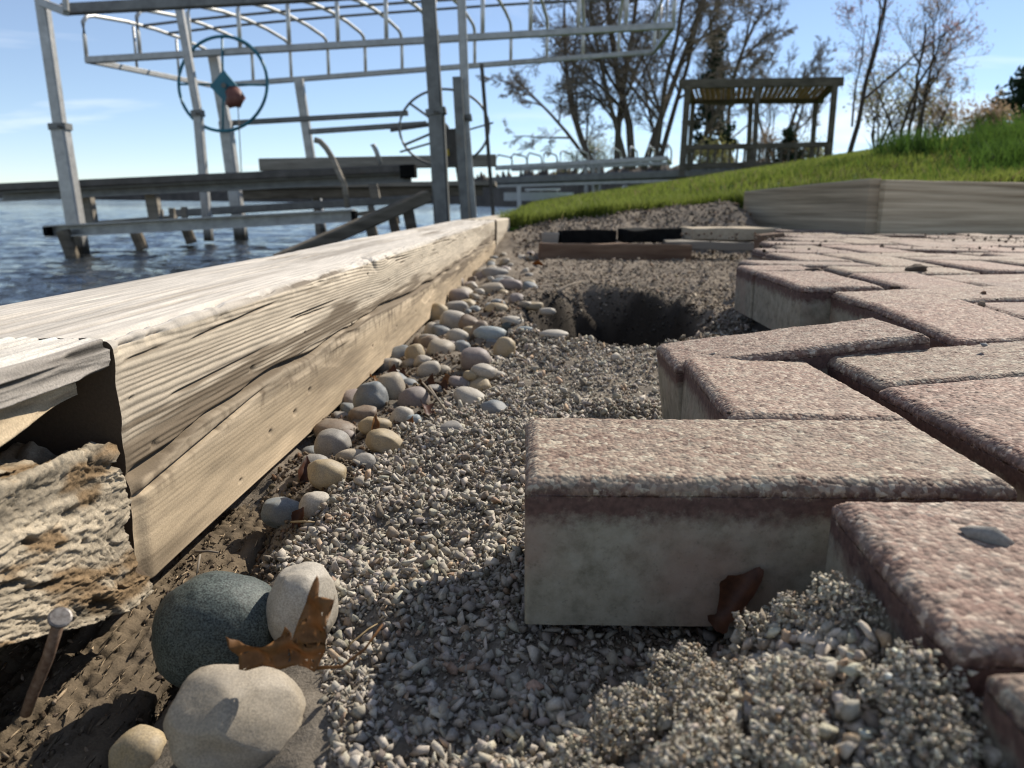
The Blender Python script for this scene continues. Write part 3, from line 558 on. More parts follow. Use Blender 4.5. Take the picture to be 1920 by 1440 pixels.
PB = [  # pixel centre, size, tilt, colour, label
 (410, 1182, 214, 222, .2, 'dark', 'large dark green-grey speckled pebble beside the curled oak leaf'),
 (566, 1135, 118, 150, .1, 'white', 'pale smooth pebble standing behind the curled oak leaf'),
 (444, 1356, 252, 172, .35, 'beige', 'biggest beige boulder-shaped pebble below the dark speckled pebble'),
 (262, 1415, 98, 92, .1, 'tan', 'rounded tan pebble at the lower left of the biggest beige pebble'),
 (530, 962, 76, 62, 0, 'blue', 'blue-grey rounded pebble at the edge of the crushed stone near the timber'),
 (592, 948, 58, 52, .3, 'white', 'cream pebble half buried beside the nearest blue-grey pebble'),
 (613, 891, 72, 58, .4, 'tan', 'egg-shaped tan pebble lying against the buried timber'),
 (625, 838, 66, 62, .1, 'grey', 'blocky grey pebble above the egg-shaped tan pebble'),
 (660, 860, 58, 38, .1, 'beige', 'low beige pebble right of the blocky grey pebble'),
 (684, 868, 46, 36, .3, 'grey', 'small shaded pebble tucked beside the low beige pebble'),
 (723, 832, 72, 48, .45, 'tan', 'flattish tan pebble leaning on the crushed stone'),
 (697, 748, 62, 66, 0, 'blue', 'round slate-blue pebble touching the timber face'),
 (733, 728, 54, 64, -.3, 'beige', 'upright beige pebble right behind the slate-blue pebble'),
 (777, 750, 58, 50, .1, 'mauve', 'brown-grey rough pebble right of the upright beige pebble'),
 (755, 784, 40, 48, .5, 'white', 'angular cream pebble in front of the brown-grey rough pebble'),
 (776, 792, 32, 28, 0, 'paleblue', 'little blue pebble next to the angular cream pebble'),
 (702, 800, 62, 38, .1, 'tan', 'tan pebble in shade below the slate-blue pebble'),
 (880, 747, 64, 38, .3, 'white', 'long white pebble lying on the edge of the crushed stone'),
 (729, 688, 48, 32, 0, 'grey', 'grey pebble touching the timber above the upright beige pebble'),
 (804, 694, 46, 32, -.3, 'white', 'cream oval pebble behind the patch of dry leaves'),
 (778, 664, 40, 34, -.5, 'tan', 'yellowish tan pebble close to the timber foot'),
 (891, 674, 58, 50, .1, 'mauve', 'large mauve pebble at the right side of the pebble strip'),
 (946, 656, 36, 46, .2, 'tan', 'upright rusty tan pebble right of the large mauve pebble'),
 (803, 641, 38, 32, 0, 'grey', 'small grey pebble under the upright cream pebble'),
 (811, 622, 34, 38, .1, 'white', 'upright cream pebble standing by the timber foot'),
 (851, 607, 52, 48, .2, 'white', 'large off-white lumpy pebble in the middle of the strip'),
 (859, 634, 42, 34, .3, 'white', 'angular pale grey pebble in front of the off-white lumpy pebble'),
 (920, 627, 64, 30, 0, 'paleblue', 'flat pale blue pebble lying across the strip'),
 (899, 622, 30, 44, .6, 'brown', 'olive brown pebble half behind the flat pale blue pebble'),
 (822, 590, 42, 40, .3, 'tan', 'tan pebble leaning on the timber left of the off-white lumpy pebble'),
 (857, 580, 44, 34, -.2, 'grey', 'grey domed pebble behind the off-white lumpy pebble'),
 (862, 559, 42, 34, 0, 'mauve', 'mauve pebble behind the grey domed pebble'),
 (932, 582, 42, 28, 0, 'tan', 'yellow tan domed pebble near the strip edge'),
 (907, 696, 44, 26, .2, 'white', 'flat cream pebble in front of the large mauve pebble'),
 (882, 705, 26, 22, 0, 'tan', 'tiny tan pebble left of the flat cream pebble'),
 (857, 532, 26, 28, .2, 'brown', 'small brown pebble at the timber foot far along'),
 (920, 545, 56, 28, -.2, 'beige', 'long beige-brown pebble far along the strip'),
 (957, 536, 46, 26, 0, 'mauve', 'mauve pebble at the far right of the strip'),
 (928, 515, 50, 28, 0, 'grey', 'dark grey pebble far along near the timber'),
 (962, 603, 46, 20, .1, 'white', 'flat cream pebble beside a small navy pebble'),
 (954, 613, 28, 17, 0, 'dark', 'small navy pebble beside a flat cream pebble'),
 (1040, 628, 52, 19, 0, 'white', 'flat cream pebble lying apart on the crushed stone near the hole'),
 (884, 611, 26, 26, 0, 'blue', 'small dark teal pebble right of the off-white lumpy pebble'),
 (1000, 575, 40, 17, 0, 'tan', 'small tan pebble apart near the left rim of the hole'),
 (1027, 584, 32, 14, 0, 'white', 'pale chip-like pebble on the left rim of the hole'),
 (864, 719, 48, 26, .2, 'mauve', 'pinkish grey pebble behind the long white pebble'),
 (933, 704, 32, 19, .2, 'white', 'small cream pebble on the crushed stone right of the strip'),
 (987, 619, 36, 14, 0, 'paleblue', 'small pale blue pebble right of the flat cream pebble'),
 (925, 645, 34, 26, 0, 'blue', 'dark slate pebble behind the upright rusty tan pebble'),
 (560, 985, 0, 0, 0, '', ''), ]
for i, (px, py, w_, h_, tl, colr, lab) in enumerate(PB):
    if not w_: continue
    p, t = solve_px(px, py, h_, .28 if i < 4 else .24); a = w_*t/FPX/2; c = h_*t/FPX/2
    if i == 0: c *= .93
    me = pebble_mesh(a*1.04, (a+c)/2*.92, c*1.02, 100+i, 5 if i < 3 else (4 if i < 12 else 3), .22 if i else .10, (0, 1, 2)[min(i, 2)]); me.materials.append(PEB[colr])
    o = tag(obj('pebble', me, None), lab, 'pebble', 'river pebbles along the timber'); o.location = p; o.rotation_euler = (random.uniform(-.2, .2), tl, random.uniform(-.3, .3))
placed = [(onz(q[0], q[1], -.085).x, onz(q[0], q[1], -.085).y) for q in PB]
FILL = []; USED = set(); HEADS = []
for q in PB:
    ph_ = q[6]
    for cut in (' beside', ' at ', ' behind', ' below', ' touching', ' right', ' lying', ' leaning', ' standing', ' half', ' tucked', ' above', ' in ', ' near', ' close', ' under', ' next', ' far', ' apart', ' on ', ' left'): ph_ = ph_.split(cut)[0]
    HEADS.append(ph_)
tries = 0; names = list(PEB)
GL = dict(white='small cream pebble wedged in the strip between timber and crushed stone', beige='small beige pebble wedged in the strip between timber and crushed stone', tan='small tan pebble wedged in the strip between timber and crushed stone',
          blue='small blue-grey pebble wedged in the strip between timber and crushed stone', grey='small grey pebble wedged in the strip between timber and crushed stone', mauve='small mauve pebble wedged in the strip between timber and crushed stone', brown='small brown pebble wedged in the strip between timber and crushed stone')
while len(FILL) < 85 and tries < 6000:
    tries += 1; y = .55*math.exp(random.random()*1.62); x = xt(y)+.012+abs(random.gauss(0, .055+.03*ss(1., 2., y))); r = random.uniform(.007, .016)*(1 if y < 1 else 1.25)
    if any((x-q[0])**2+((y-q[1])*.8)**2 < (r+q[2])**2*.8 for q in FILL): continue
    if y < 1.15 and any((x-q[0])**2+((y-q[1])*.6)**2 < (.009+r)**2 for q in placed): continue
    k = random.choice(list(GL)); FILL.append((x, y, r)); z = float(G(np.array([x]), np.array([y]))[0])
    me = pebble_mesh(r*random.uniform(1, 1.35), r, r*random.uniform(.6, .9), 900+len(FILL), 3, .3); me.materials.append(PEB[k])
    word = 'tiny' if r < .0095 else ('small' if r < .0135 else 'mid-sized'); hue = dict(white='cream', blue='blue-grey').get(k, k); lab = GL[k]
    if y < 1.5:
        nb_ = sorted(((x-q[0])**2+(y-q[1])**2, i_) for i_, q in enumerate(placed) if PB[i_][6])
        for _d, i_ in nb_[:4]:
            ph_ = PB[i_][6]
            for cut in (' beside', ' at ', ' behind', ' below', ' touching', ' right', ' lying', ' leaning', ' standing', ' half', ' tucked', ' above', ' in ', ' near', ' close', ' under', ' next', ' far', ' apart', ' on ', ' left'): ph_ = ph_.split(cut)[0]
            if HEADS.count(ph_) > 1: continue
            dx_, dy_ = x-placed[i_][0], y-placed[i_][1]; rel = ('right of' if dx_ > 0 else 'left of') if abs(dx_) > abs(dy_)*.6 else ('behind' if dy_ > 0 else 'in front of'); cand = '%s %s pebble %s the %s' % (word, hue, rel, ph_)
            if cand not in USED: lab = cand; USED.add(cand); break
    o = tag(obj('pebble', me, None), lab, 'pebble', 'small pebbles in the strip'); o.location = (x, y, z+r*.18); o.rotation_euler = (random.uniform(-.4, .4), random.uniform(-.4, .4), random.uniform(0, 6))

# ================================================================== CRUSHED STONE, CRUMBS (too many to count)
from mathutils import geometry as _g
def hull_variant(seed, n=11, an=(1, .75, .55)):
    import bmesh
    r = np.random.default_rng(seed); p = r.normal(size=(n, 3)); p /= np.linalg.norm(p, axis=1, keepdims=True); p *= (.75+.35*r.random((n, 1))); p *= np.array(an)
    bm = bmesh.new(); [bm.verts.new(q) for q in p]; res = bmesh.ops.convex_hull(bm, input=list(bm.verts)); bmesh.ops.delete(bm, geom=list({q for q in res['geom_interior'] if isinstance(q, bmesh.types.BMVert)}), context='VERTS')
    bmesh.ops.triangulate(bm, faces=list(bm.faces)); bm.verts.ensure_lookup_table(); bm.verts.index_update()
    v = np.array([q.co[:] for q in bm.verts]); f = np.array([[q.index for q in t.verts] for t in bm.faces]); bm.free(); return v, f
def lump_variant(seed, sub=2):
    v, f = ICO[sub]; o = np.random.default_rng(seed).random(3)*50; return v*(1+.32*vnoise(v*1.6+o)+.20*vnoise(v*3.7+o))[:, None], f
def rot_mats(n):
    q = rng.normal(size=(n, 4)); q /= np.linalg.norm(q, axis=1, keepdims=True); w, x, y, z = q.T
    return np.stack([1-2*(y*y+z*z), 2*(x*y-z*w), 2*(x*z+y*w), 2*(x*y+z*w), 1-2*(x*x+z*z), 2*(y*z-x*w), 2*(x*z-y*w), 2*(y*z+x*w), 1-2*(x*x+y*y)], -1).reshape(n, 3, 3)
def scatter(name, pts, sizes, cols, variants, mat, smooth=False, parent=None, wild=1.):
    V, F, C = [], [], []; base = 0; vi = rng.integers(0, len(variants), len(pts))
    for k, (v, f) in enumerate(variants):
        s = np.where(vi == k)[0]
        if not len(s): continue
        R_ = rot_mats(len(s)) if wild == 1. else (np.eye(3)[None]+wild*rng.normal(size=(len(s), 3, 3))); q = np.einsum('nij,kj->nki', R_, v)*sizes[s][:, None, None]+pts[s][:, None, :]
        V.append(q.reshape(-1, 3)); F.append((f[None]+(np.arange(len(s))*len(v))[:, None, None]+base).reshape(-1, 3)); C.append(np.repeat(cols[s], len(v), 0)); base += len(s)*len(v)
    return obj(name, fmesh(name, np.concatenate(V), np.concatenate(F), smooth, np.concatenate(C)), mat, parent)
CHIPS = [hull_variant(k, 9, (1, random.uniform(.5, .9), random.uniform(.32, .65))) for k in range(28)]
LUMPS = [lump_variant(k, 1) for k in range(14)]
def right_lim(y): return np.interp(y, [.1, .338, .345, .425, .43, .61, .62, .75, .78, 1.2, 1.3, 2.6, 3.], [.16, .16, .025, .025, .145, .145, .16, .16, .37, .37, .44, .84, .9])
def chip_cols(n, base, var=.16):
    t = rng.random(n); c = np.array(base)[None]*(1+var*rng.normal(size=(n, 1)))+.02*np.mean(base)*rng.normal(size=(n, 3))
    c = np.where((t < .10)[:, None], c*1.4, c); c = np.where((t > .88)[:, None], c*np.array([.62, .58, .55]), c); c = np.where(((t > .80) & (t < .85))[:, None], c*np.array([1., .82, .7]), c); return np.clip(c, .01, .6)
def gravel_pts(n, y0, y1, powr=1.0):
    y = y0+(y1-y0)*rng.random(n)**powr; a = np.interp(y, [.15, .25, .3, .36, .43, .47, .51, .62, .74, 1.08, 1.7, 3.], [-.05, -.075, -.09, -.115, -.155, -.138, -.132, -.105, -.068, -.01, .046, .12])+.012*vnoise(np.stack([y*16, 0*y, 0*y], -1)); b_ = right_lim(y); x = a+(b_-a)*rng.random(n); return x, y
PT_, SZ_, CL_ = [], [], []
def add_chips(n, y0, y1, s0, s1, base, layers=1.0, powr=1., keep=None):
    x, y = gravel_pts(n, y0, y1, powr)
    if keep is not None: k = keep(x, y); x, y = x[k], y[k]
    n = len(x); s = s0*np.exp(rng.random(n)**1.7*math.log(s1/s0)); z = G(x, y)+(rng.random(n)-.1)*s*1.1
    PT_.append(np.stack([x, y, z], -1)); SZ_.append(s); CL_.append(chip_cols(n, base))
inhole = lambda x, y: np.sqrt(((x-.172-.06*(y-1.25))/.165)**2+((y-1.34)/.36)**2)
STONE = (.335, .302, .252)
add_chips(21000, .17, .75, .0007, .0019, (.31, .275, .225)); add_chips(19000, .17, .75, .0015, .0043, STONE)
add_chips(3000, .17, .75, .0034, .0062, STONE)
add_chips(9000, .72, 1.10, .0018, .0045, (.37, .335, .28), keep=lambda x, y: inhole(x, y) > .8)
add_chips(800, .72, 1.3, .004, .008, STONE, keep=lambda x, y: inhole(x, y) > .95)
add_chips(8000, 1.0, 2.6, .002, .005, (.215, .182, .145), keep=lambda x, y: inhole(x, y) > .9); add_chips(9000, .95, 1.75, .0018, .0055, (.060, .052, .043), keep=lambda x, y: inhole(x, y) <= 1.0); add_chips(5000, .95, 1.8, .0018, .005, (.21, .185, .15), keep=lambda x, y: (inhole(x, y) > .92) & (inhole(x, y) < 1.4))  # chips inside the hole coloured dark to carry its shade
add_chips(1800, 1.0, 3.2, .004, .009, (.28, .24, .19), keep=lambda x, y: inhole(x, y) > .9)
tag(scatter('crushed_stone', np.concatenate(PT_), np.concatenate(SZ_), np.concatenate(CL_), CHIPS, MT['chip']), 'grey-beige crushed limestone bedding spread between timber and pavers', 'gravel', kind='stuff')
# soil crumbs: mound by the nearest pavers, dirt along the timber foot and round the hole
SOILC = (.42, .378, .305)
n = 14000; x = -.02+.19*rng.random(n); y = .15+.16*rng.random(n); k = rng.random(n) < ss(.31, .22, y)*ss(-.02, .06, x)+.5*np.exp(-((x-.11)/.03)**2-((y-.275)/.03)**2); x, y = x[k], y[k]
s = .0006*np.exp(rng.random(len(x))**2.4*2.2); z = G(x, y)+(rng.random(len(x))-.1)*s*1.6
pt = [np.stack([x, y, z], -1)]; sz = [s]; cl = [chip_cols(len(x), SOILC, .12)]
for k in range(70):                                        # stuck-together clods
    cx, cy = random.uniform(.02, .135), random.uniform(.165, .292); r0 = .0034*math.exp(random.random()**1.3*1.4); cz = float(G(np.array([cx]), np.array([cy]))[0])+r0*.8
    if (cy > .26 and cx < .085) or (cy > .235 and cx < .05): continue
    m_ = int(400*(r0/.008)**2); d = rng.normal(size=(m_, 3)); d /= np.linalg.norm(d, axis=1, keepdims=True); rr = 1+.42*vnoise(d*1.5+k*7.7)+.28*vnoise(d*3.3+k)
    pt.append(np.array([cx, cy, cz])+d*(r0*rr*(.82+.25*rng.random(m_)))[:, None]*np.array([1, 1, .9])); sz.append(.0007+.0013*rng.random(m_)**2); cl.append(chip_cols(m_, SOILC, .10))
n = 6500; y = .3*np.exp(rng.random(n)*1.8); a_ = np.interp(y, [.15, .43, .51, .62, .74, 1.08, 1.7, 3.], [-.12, -.14, -.12, -.095, -.06, 0, .05, .12]); x = xt(y)+.004+(a_-xt(y))*rng.random(n); s = .0008*np.exp(rng.random(n)**2*1.5)*(1+y*.6); z = G(x, y)+.4*s
k = y > .36; x, y, z, s = x[k], y[k], z[k], s[k]
pt.append(np.stack([x, y, z], -1)); sz.append(s); cl.append(chip_cols(len(x), (.14, .108, .077), .3))
n = 6000; y = 1.0+1.7*rng.random(n)**1.2; x = xt(y)+.12+(right_lim(y)-xt(y)-.1)*rng.random(n); k = inhole(x, y) > .9; x, y = x[k], y[k]; n = len(x); s = .0016*np.exp(rng.random(n)**2.5*1.6); z = G(x, y)+.3*s
pt.append(np.stack([x, y, z], -1)); sz.append(s); cl.append(chip_cols(n, (.20, .158, .115), .25))
n = 5000; y = 2.7+1.0*rng.random(n); x = .0+1.1*rng.random(n); k = y < lawn_y0(x)+.05; x, y = x[k], y[k]; s = .004*np.exp(rng.random(len(x))**2*1.2); pt.append(np.stack([x, y, G(x, y)+.3*s], -1)); sz.append(s); cl.append(chip_cols(len(x), (.17, .14, .11), .3))
k = BUR[rng.integers(0, len(BUR), 14000)]; k = k[fbm(k*np.array([25, 25, 25]), 3) > -.3]; s = .0004*np.exp(rng.random(len(k))**2.2*2.0); pt.append(k+rng.normal(size=k.shape)*.0012); sz.append(s); cl.append(chip_cols(len(k), (.13, .10, .07), .45))
tag(scatter('soil_crumbs', np.concatenate(pt), np.concatenate(sz), np.concatenate(cl), CHIPS, MT['soil'], True), 'loose crumbly soil heaped by the nearest pavers and along the hole', 'soil', kind='stuff')
k = BUR[rng.integers(0, len(BUR), 2600)]; k = k[(k[:, 2] > -.175)]; FIB = [hull_variant(300+q, 9, (.13, 1., .10)) for q in range(8)]; cc = np.array([.25, .19, .125])*(1+.35*rng.normal(size=(len(k), 1))); cc = np.where(rng.random((len(k), 1)) < .35, cc*.4, cc)
tag(scatter('wood_fibres', k+np.array([0, 0, .0008]), .0018*np.exp(rng.random(len(k))**1.5*1.7), np.clip(cc, .02, .45), FIB, MT['rot'], False, None, .16), 'brown splinters and fibres of rotten wood over the lower timber', 'wood', kind='stuff')
# crumbs of dirt and grit lying on the pavers
n = 1900; x = .05+2.2*rng.random(n); y = .45+2.2*rng.random(n)**.8; k = (x < .72*y+.1) & (x > .45+.02*y) & (y < fence_lim(x)-.05) & (vnoise(np.stack([x*3.1, y*3.1, 0*x+4], -1)) > -.35); x, y = x[k], y[k]
s = .0010*np.exp(rng.random(len(x))**3*1.7); z = surf(x, y)+.3*s+.001
tag(scatter('dirt_on_pavers', np.stack([x, y, z], -1), s, chip_cols(len(x), (.13, .10, .075), .3), LUMPS, MT['soil'], True), 'dark crumbs of dirt scattered over the patio pavers', 'dirt', kind='stuff')
def single_chip(name, px, py, z, wpx, seed, mat_col, label, cat='stone', variants=None, squash=(1, .8, .5)):
    p = onz(px, py, z); dist = (p-Vector((0, 0, CAMZ))).length; a = wpx/2*dist/FPX; v, f = hull_variant(seed, 9, squash) if cat == 'stone' else lump_variant(seed, 3); v = v*a*(np.array([1, 1, 1]) if cat == 'stone' else np.array([1, .9, .45]))
    o = obj(name, fmesh(name, v-np.array([0, 0, v[:, 2].min()*.45]), f, False, np.tile(mat_col, (len(v), 1))), MT['chip']); o.location = p; o.rotation_euler = (0, 0, random.random()*6); return tag(o, label, cat)
single_chip('stone_chip', 1856, 1012, .0042, 84, 3, (.25, .235, .21), 'grey stone chip lying on the nearest right-hand paver')
single_chip('stone_chip', 1412, 778, .004, 30, 4, (.22, .2, .17), 'grey stone chip on the front corner of the tan paver')
single_chip('stone_chip', 1370, 775, .004, 20, 5, (.07, .055, .045), 'dark grit lump at the front left corner of the tan paver')
single_chip('stone_chip', 1537, 772, .003, 15, 6, (.03, .02, .018), 'black grit speck in the middle of the tan paver')
single_chip('stone_chip', 1335, 664, .0, 24, 7, (.4, .36, .3), 'pale flat chip on the tilted paver beyond the tan one')
single_chip('stone_chip', 1845, 648, .018, 20, 8, (.24, .23, .22), 'grey chip at the right edge paver joint')
single_chip('dirt_clod', 1527, 512, .027, 30, 9, (.09, .065, .05), 'dark dirt clod on the far corner paver above the washed-out edge', 'dirt')
single_chip('dirt_clod', 1678, 541, .022, 18, 10, (.08, .055, .04), 'small dirt clod at the front edge paver in the middle distance', 'dirt')
single_chip('dirt_clod', 1718, 510, .0265, 36, 11, (.10, .075, .055), 'brown dirt clod on the distant pale paver', 'dirt')

# ================================================================== LEAVES, TWIGS, NAIL
def leaf_mesh(L, Wd, lobes, curl, twist, seed, n=26, m=9):
    """lobed leaf as a thin solid sheet, curled"""
    r = np.random.default_rng(seed); V = []; t = np.linspace(0, 1, n)
    wd = Wd*np.sin(np.pi*np.clip(t*.93+.05, 0, 1))**.7*(1-.62*(.5+.5*np.cos(t*lobes*math.tau))*ss(0, .15, t))*(1+.25*r.normal(size=n)*.12); wl = wd*(1+.2*np.sin(t*9+seed)); 
    for i in range(n):
        for j in range(m):
            q = (j/(m-1)*2-1); w_ = wd[i] if q > 0 else wl[i]
            x = q*w_; y = t[i]*L+abs(q)*w_*.35; z = curl*(x*x)/Wd*1.2+twist*math.sin(t[i]*3.0)*L*.28+.03*L*vnoise(np.array([[x/L*6+seed, y/L*6, 0]]))[0]
            V.append((x, y-L*.5, z))
    k = len(V); th = .00025; V2 = [(x, y, z-th) for x, y, z in V]; F = []
    for i in range(n-1):
        for j in range(m-1):
            a = i*m+j; F += [(a, a+1, a+m+1, a+m), (k+a, k+a+m, k+a+m+1, k+a+1)]
    me = bpy.data.meshes.new('leaf'); me.from_pydata(V+V2, [], F); me.polygons.foreach_set('use_smooth', [True]*len(F)); me.update(); return me
def leaf(px, py, z, L, Wd, lobes, curl, twist, rot, mat, label, seed, cat='leaf'):
    me = leaf_mesh(L, Wd, lobes, curl, twist, seed); o = tag(obj('dry_leaf', me, MT[mat]), label, cat, 'dry leaves'); o.location = onz(px, py, z); o.rotation_euler = rot; return o
LV = [(700, 800, -.075, .024, .004, 1, .8, .2, (1.2, .4, .5), 'dryleaf', 'rust-brown pointed leaf sticking up among the pebbles'), (838, 720, -.085, .035, .007, 1, .6, .1, (.5, .3, -.9), 'dryleaf', 'reddish oval dry leaf lying behind the brown-grey pebble'),
      (700, 712, -.085, .02, .006, 2, .8, .3, (.3, .5, .8), 'dryleaf', 'small orange leaf scrap at the timber foot'), (745, 705, -.085, .028, .009, 2, 1., .3, (.4, -.4, 1.3), 'darkleaf', 'crumpled dark brown leaf behind the upright beige pebble'),
      (572, 890, -.09, .03, .006, 1, .8, .3, (1., .2, .3), 'darkleaf', 'dark curled leaf standing beside the egg-shaped tan pebble'), (800, 775, -.08, .03, .009, 2, .9, .3, (.3, .3, .4), 'darkleaf', 'dark crumpled leaf under the thin twig'),
      (560, 975, -.09, .018, .005, 1, .7, .2, (1.1, .2, -.3), 'darkleaf', 'small pinkish brown leaf between blue-grey and cream pebbles'), (770, 800, -.08, .02, .004, 1, .7, .3, (1.2, .1, -.2), 'dryleaf', 'thin brown leaf blade by the little blue pebble'),
      (815, 735, -.082, .045, .012, 2, 1.1, .3, (.25, -.2, .9), 'darkleaf', 'large shrivelled brown leaf in the gap of the pebbles'), (1010, 500, -.06, .08, .012, 1, .6, .2, (.2, .2, 1.2), 'dryleaf', 'long reddish leaf far along the strip')]
for i, a in enumerate(LV): leaf(*a, seed=20+i)
leaf(1385, 1125, -.050, .034, .017, 0, 1.6, .25, (1.0, .3, -.9), 'darkleaf', 'dark brown leaf curled against the front face of the nearest paver', 41)
# the big curled oak leaf: two lobed blades rising from the midrib, tips swept outwards
def oak_leaf():
    O = at(540, 1236, .262); k = (O-Vector((0, 0, CAMZ))).dot(_f)/FPX
    out_px = [(430, 1184), (437, 1190), (452, 1196), (463, 1206), (474, 1214), (486, 1221), (498, 1224), (511, 1225), (520, 1220), (524, 1204), (528, 1190), (532, 1179), (536, 1185), (540, 1188), (546, 1186), (549, 1196), (554, 1204), (560, 1194), (567, 1180), (575, 1168), (577, 1160), (566, 1158), (570, 1145), (577, 1128), (579, 1112), (585, 1095), (591, 1085), (597, 1098), (600, 1112), (606, 1126), (612, 1134), (628, 1118), (631, 1108), (629, 1122), (618, 1140), (620, 1152), (612, 1172), (604, 1184), (598, 1180), (602, 1196), (614, 1206), (617, 1196), (612, 1214), (602, 1236), (596, 1246), (570, 1250), (548, 1246), (530, 1248), (508, 1252), (486, 1252), (466, 1250), (455, 1244), (452, 1226), (444, 1210)]
    import bmesh
    bm = bmesh.new(); vs = []
    for px, py in out_px:
        vs.append(bm.verts.new(((px-540)*k, 0, (1236-py)*k)))
    bm.faces.new(vs); bmesh.ops.triangulate(bm, faces=list(bm.faces))
    for _ in range(3): bmesh.ops.subdivide_edges(bm, edges=[e for e in bm.edges if e.calc_length() > .0022], cuts=1); bmesh.ops.triangulate(bm, faces=list(bm.faces))
    # insect holes
    r = random.Random(5); kill = [f for f in bm.faces if r.random() < .045 and f.calc_area() < 1.1e-6 and f.calc_center_median().z < .022]
    bmesh.ops.delete(bm, geom=kill, context='FACES')
    for v in bm.verts:
        x, z = v.co.x, v.co.z; v.co.y = -.30*(x+.004)**2/.03+.010*(z/.03)**2+.0016*math.sin(x*420+z*260)+.0012*math.sin(z*700)
    bm.faces.ensure_lookup_table(); sol = bmesh.ops.solidify(bm, geom=list(bm.faces), thickness=.0002)
    me = bpy.data.meshes.new('oak_leaf'); bm.to_mesh(me); bm.free(); me.polygons.foreach_set('use_smooth', [True]*len(me.polygons)); me.update()
    o = tag(obj('oak_leaf', me, MT['dryleaf']), 'curled brown lobed oak leaf full of tiny holes on the pebbles', 'leaf'); o.location = O
    st = part('stalk', *tube_geo([O+Vector((.012, -.004, -.001)), O+Vector((.022, -.006, .001)), O+Vector((.030, -.002, .006)), O+Vector((.036, .004, .013))], [.0007, .0006, .0005, .0004], 6), MT['dryleaf'], None, True); st.parent = o
    for v in st.data.vertices: v.co -= o.location
oak_leaf()
def twig(pts, r, label, mat='twig'):
    P = [onz(a, b_, z) for a, b_, z in pts]; o = part('twig', *tube_geo(P, [r*(1-.5*i/len(P)) for i in range(len(P))], 6), MT[mat], None, True); tag(o, label, 'twig')
twig([(805, 725, -.07), (818, 745, -.072), (832, 765, -.075), (842, 778, -.078)], .0016, 'brown twig slanting over the dry leaves')
twig([(790, 715, -.07), (808, 735, -.07), (820, 750, -.073)], .0011, 'thinner brown twig crossing behind the slanting twig')
twig([(545, 979, -.075), (570, 978, -.074), (590, 979, -.075)], .0007, 'pale straw lying by the nearest blue-grey pebble', 'straw')
twig([(640, 1232, -.085), (660, 1205, -.080), (690, 1180, -.078), (715, 1165, -.078)], .0006, 'thin dry stem arching over the crushed stone right of the oak leaf', 'straw')
twig([(1410, 1350, -.045), (1450, 1372, -.045), (1490, 1382, -.046)], .0028, 'short stick lying on the soil mound')
twig([(365, 1035, -.09), (390, 1033, -.089), (410, 1036, -.09)], .0008, 'dark thin stem poking out under the sound timber')
twig([(375, 1040, -.089), (370, 1070, -.094), (367, 1090, -.10)], .0007, 'dark thin root hanging below the sound timber')
twig([(1045, 548, -.05), (1065, 535, -.05), (1090, 528, -.045)], .003, 'brown twig far along near the hole')
nl = thing('nail', 'bent rusty nail with a worn grey head sticking from the rotten timber', 'nail', at(70, 1290, .262))
hd = at(112, 1160, .262); tl_ = at(62, 1300, .268); ax = (hd-tl_).normalized()
tube('shank', [tl_-ax*.012, tl_, tl_+(hd-tl_)*.5+Vector((.0008, 0, 0)), hd], [.0021, .0022, .0022, .0022], MT['rust'], nl, 12)
d_, s_, t_ = frame(ax+Vector((.25, -.5, .35))); hv = []
part('head', *tube_geo([hd-d_*.0004, hd+d_*.0002, hd+d_*.0012, hd+d_*.0016], [.0036, .0042, .0042, .0034], 18), MT['nailhead'], nl)

# ================================================================== MIDDLE DISTANCE: planks, blocks, edging boards
def hi_box(name, p0, p1, w, h, mat, parent, seed=0, cuts=14, amp=.004):
    """weathered timber: beam with subdivided faces and uneven arrises"""
    import bmesh
    v, f = beam_geo(p0, p1, w, h, .08); off = wloc(parent) if parent else Vector(); bm = bmesh.new(); vs = [bm.verts.new(Vector(q)-off) for q in v]; [bm.faces.new([vs[i] for i in q]) for q in f]
    L = (Vector(p1)-Vector(p0)).length; ed = [e for e in bm.edges if e.calc_length() > L*.9]; bmesh.ops.subdivide_edges(bm, edges=ed, cuts=cuts)
    for q in bm.verts: q.co += Vector(vnoise(np.array([[q.co.x*14+seed, q.co.y*14, q.co.z*30]])).tolist()*3)*amp
    bm.normal_update(); me = bpy.data.meshes.new(name); bm.to_mesh(me); bm.free(); return obj(name, me, MT[mat], parent)
o = hi_box('plank', at(1012, 471, 2.58), at(1290, 474, 2.60), .09, .055, 'plank', None, 1); tag(o, 'red-brown stained plank end lying in front of the two black blocks', 'plank')
o = hi_box('plank', at(1245, 458, 2.66), at(1425, 462, 2.66), .10, .026, 'grey_wood', None, 3); tag(o, 'pale plank lying behind the red-brown plank, before the tan slab', 'plank')
o = hi_box('block', at(1050, 445, 2.70), at(1150, 444, 2.72), .09, .046, 'black', None, 5, 6, .006); tag(o, 'left black block resting on the red-brown plank', 'block')
o = hi_box('block', at(1166, 443, 2.70), at(1266, 439, 2.76), .09, .044, 'black', None, 6, 6, .006); tag(o, 'right black block resting on the red-brown plank', 'block')
o = hi_box('block', at(1016, 446, 2.70), at(1046, 446, 2.70), .09, .034, 'grey_wood', None, 8, 6, .005); tag(o, 'small grey wood block at the left end of the black blocks', 'block')
o = hi_box('stone_slab', at(1285, 437, 3.05), at(1442, 437, 3.05), .26, .045, 'slab', None, 7, 6, .003); tag(o, 'tan stone slab lying on the soil before the corner of edging boards', 'slab')
o = hi_box('loose_paver', at(1422, 462, 2.42), at(1462, 458, 2.42), .09, .07, 'plank', None, 9, 3, .002); tag(o, 'dark red upended brick at the far left corner of the patio', 'brick')
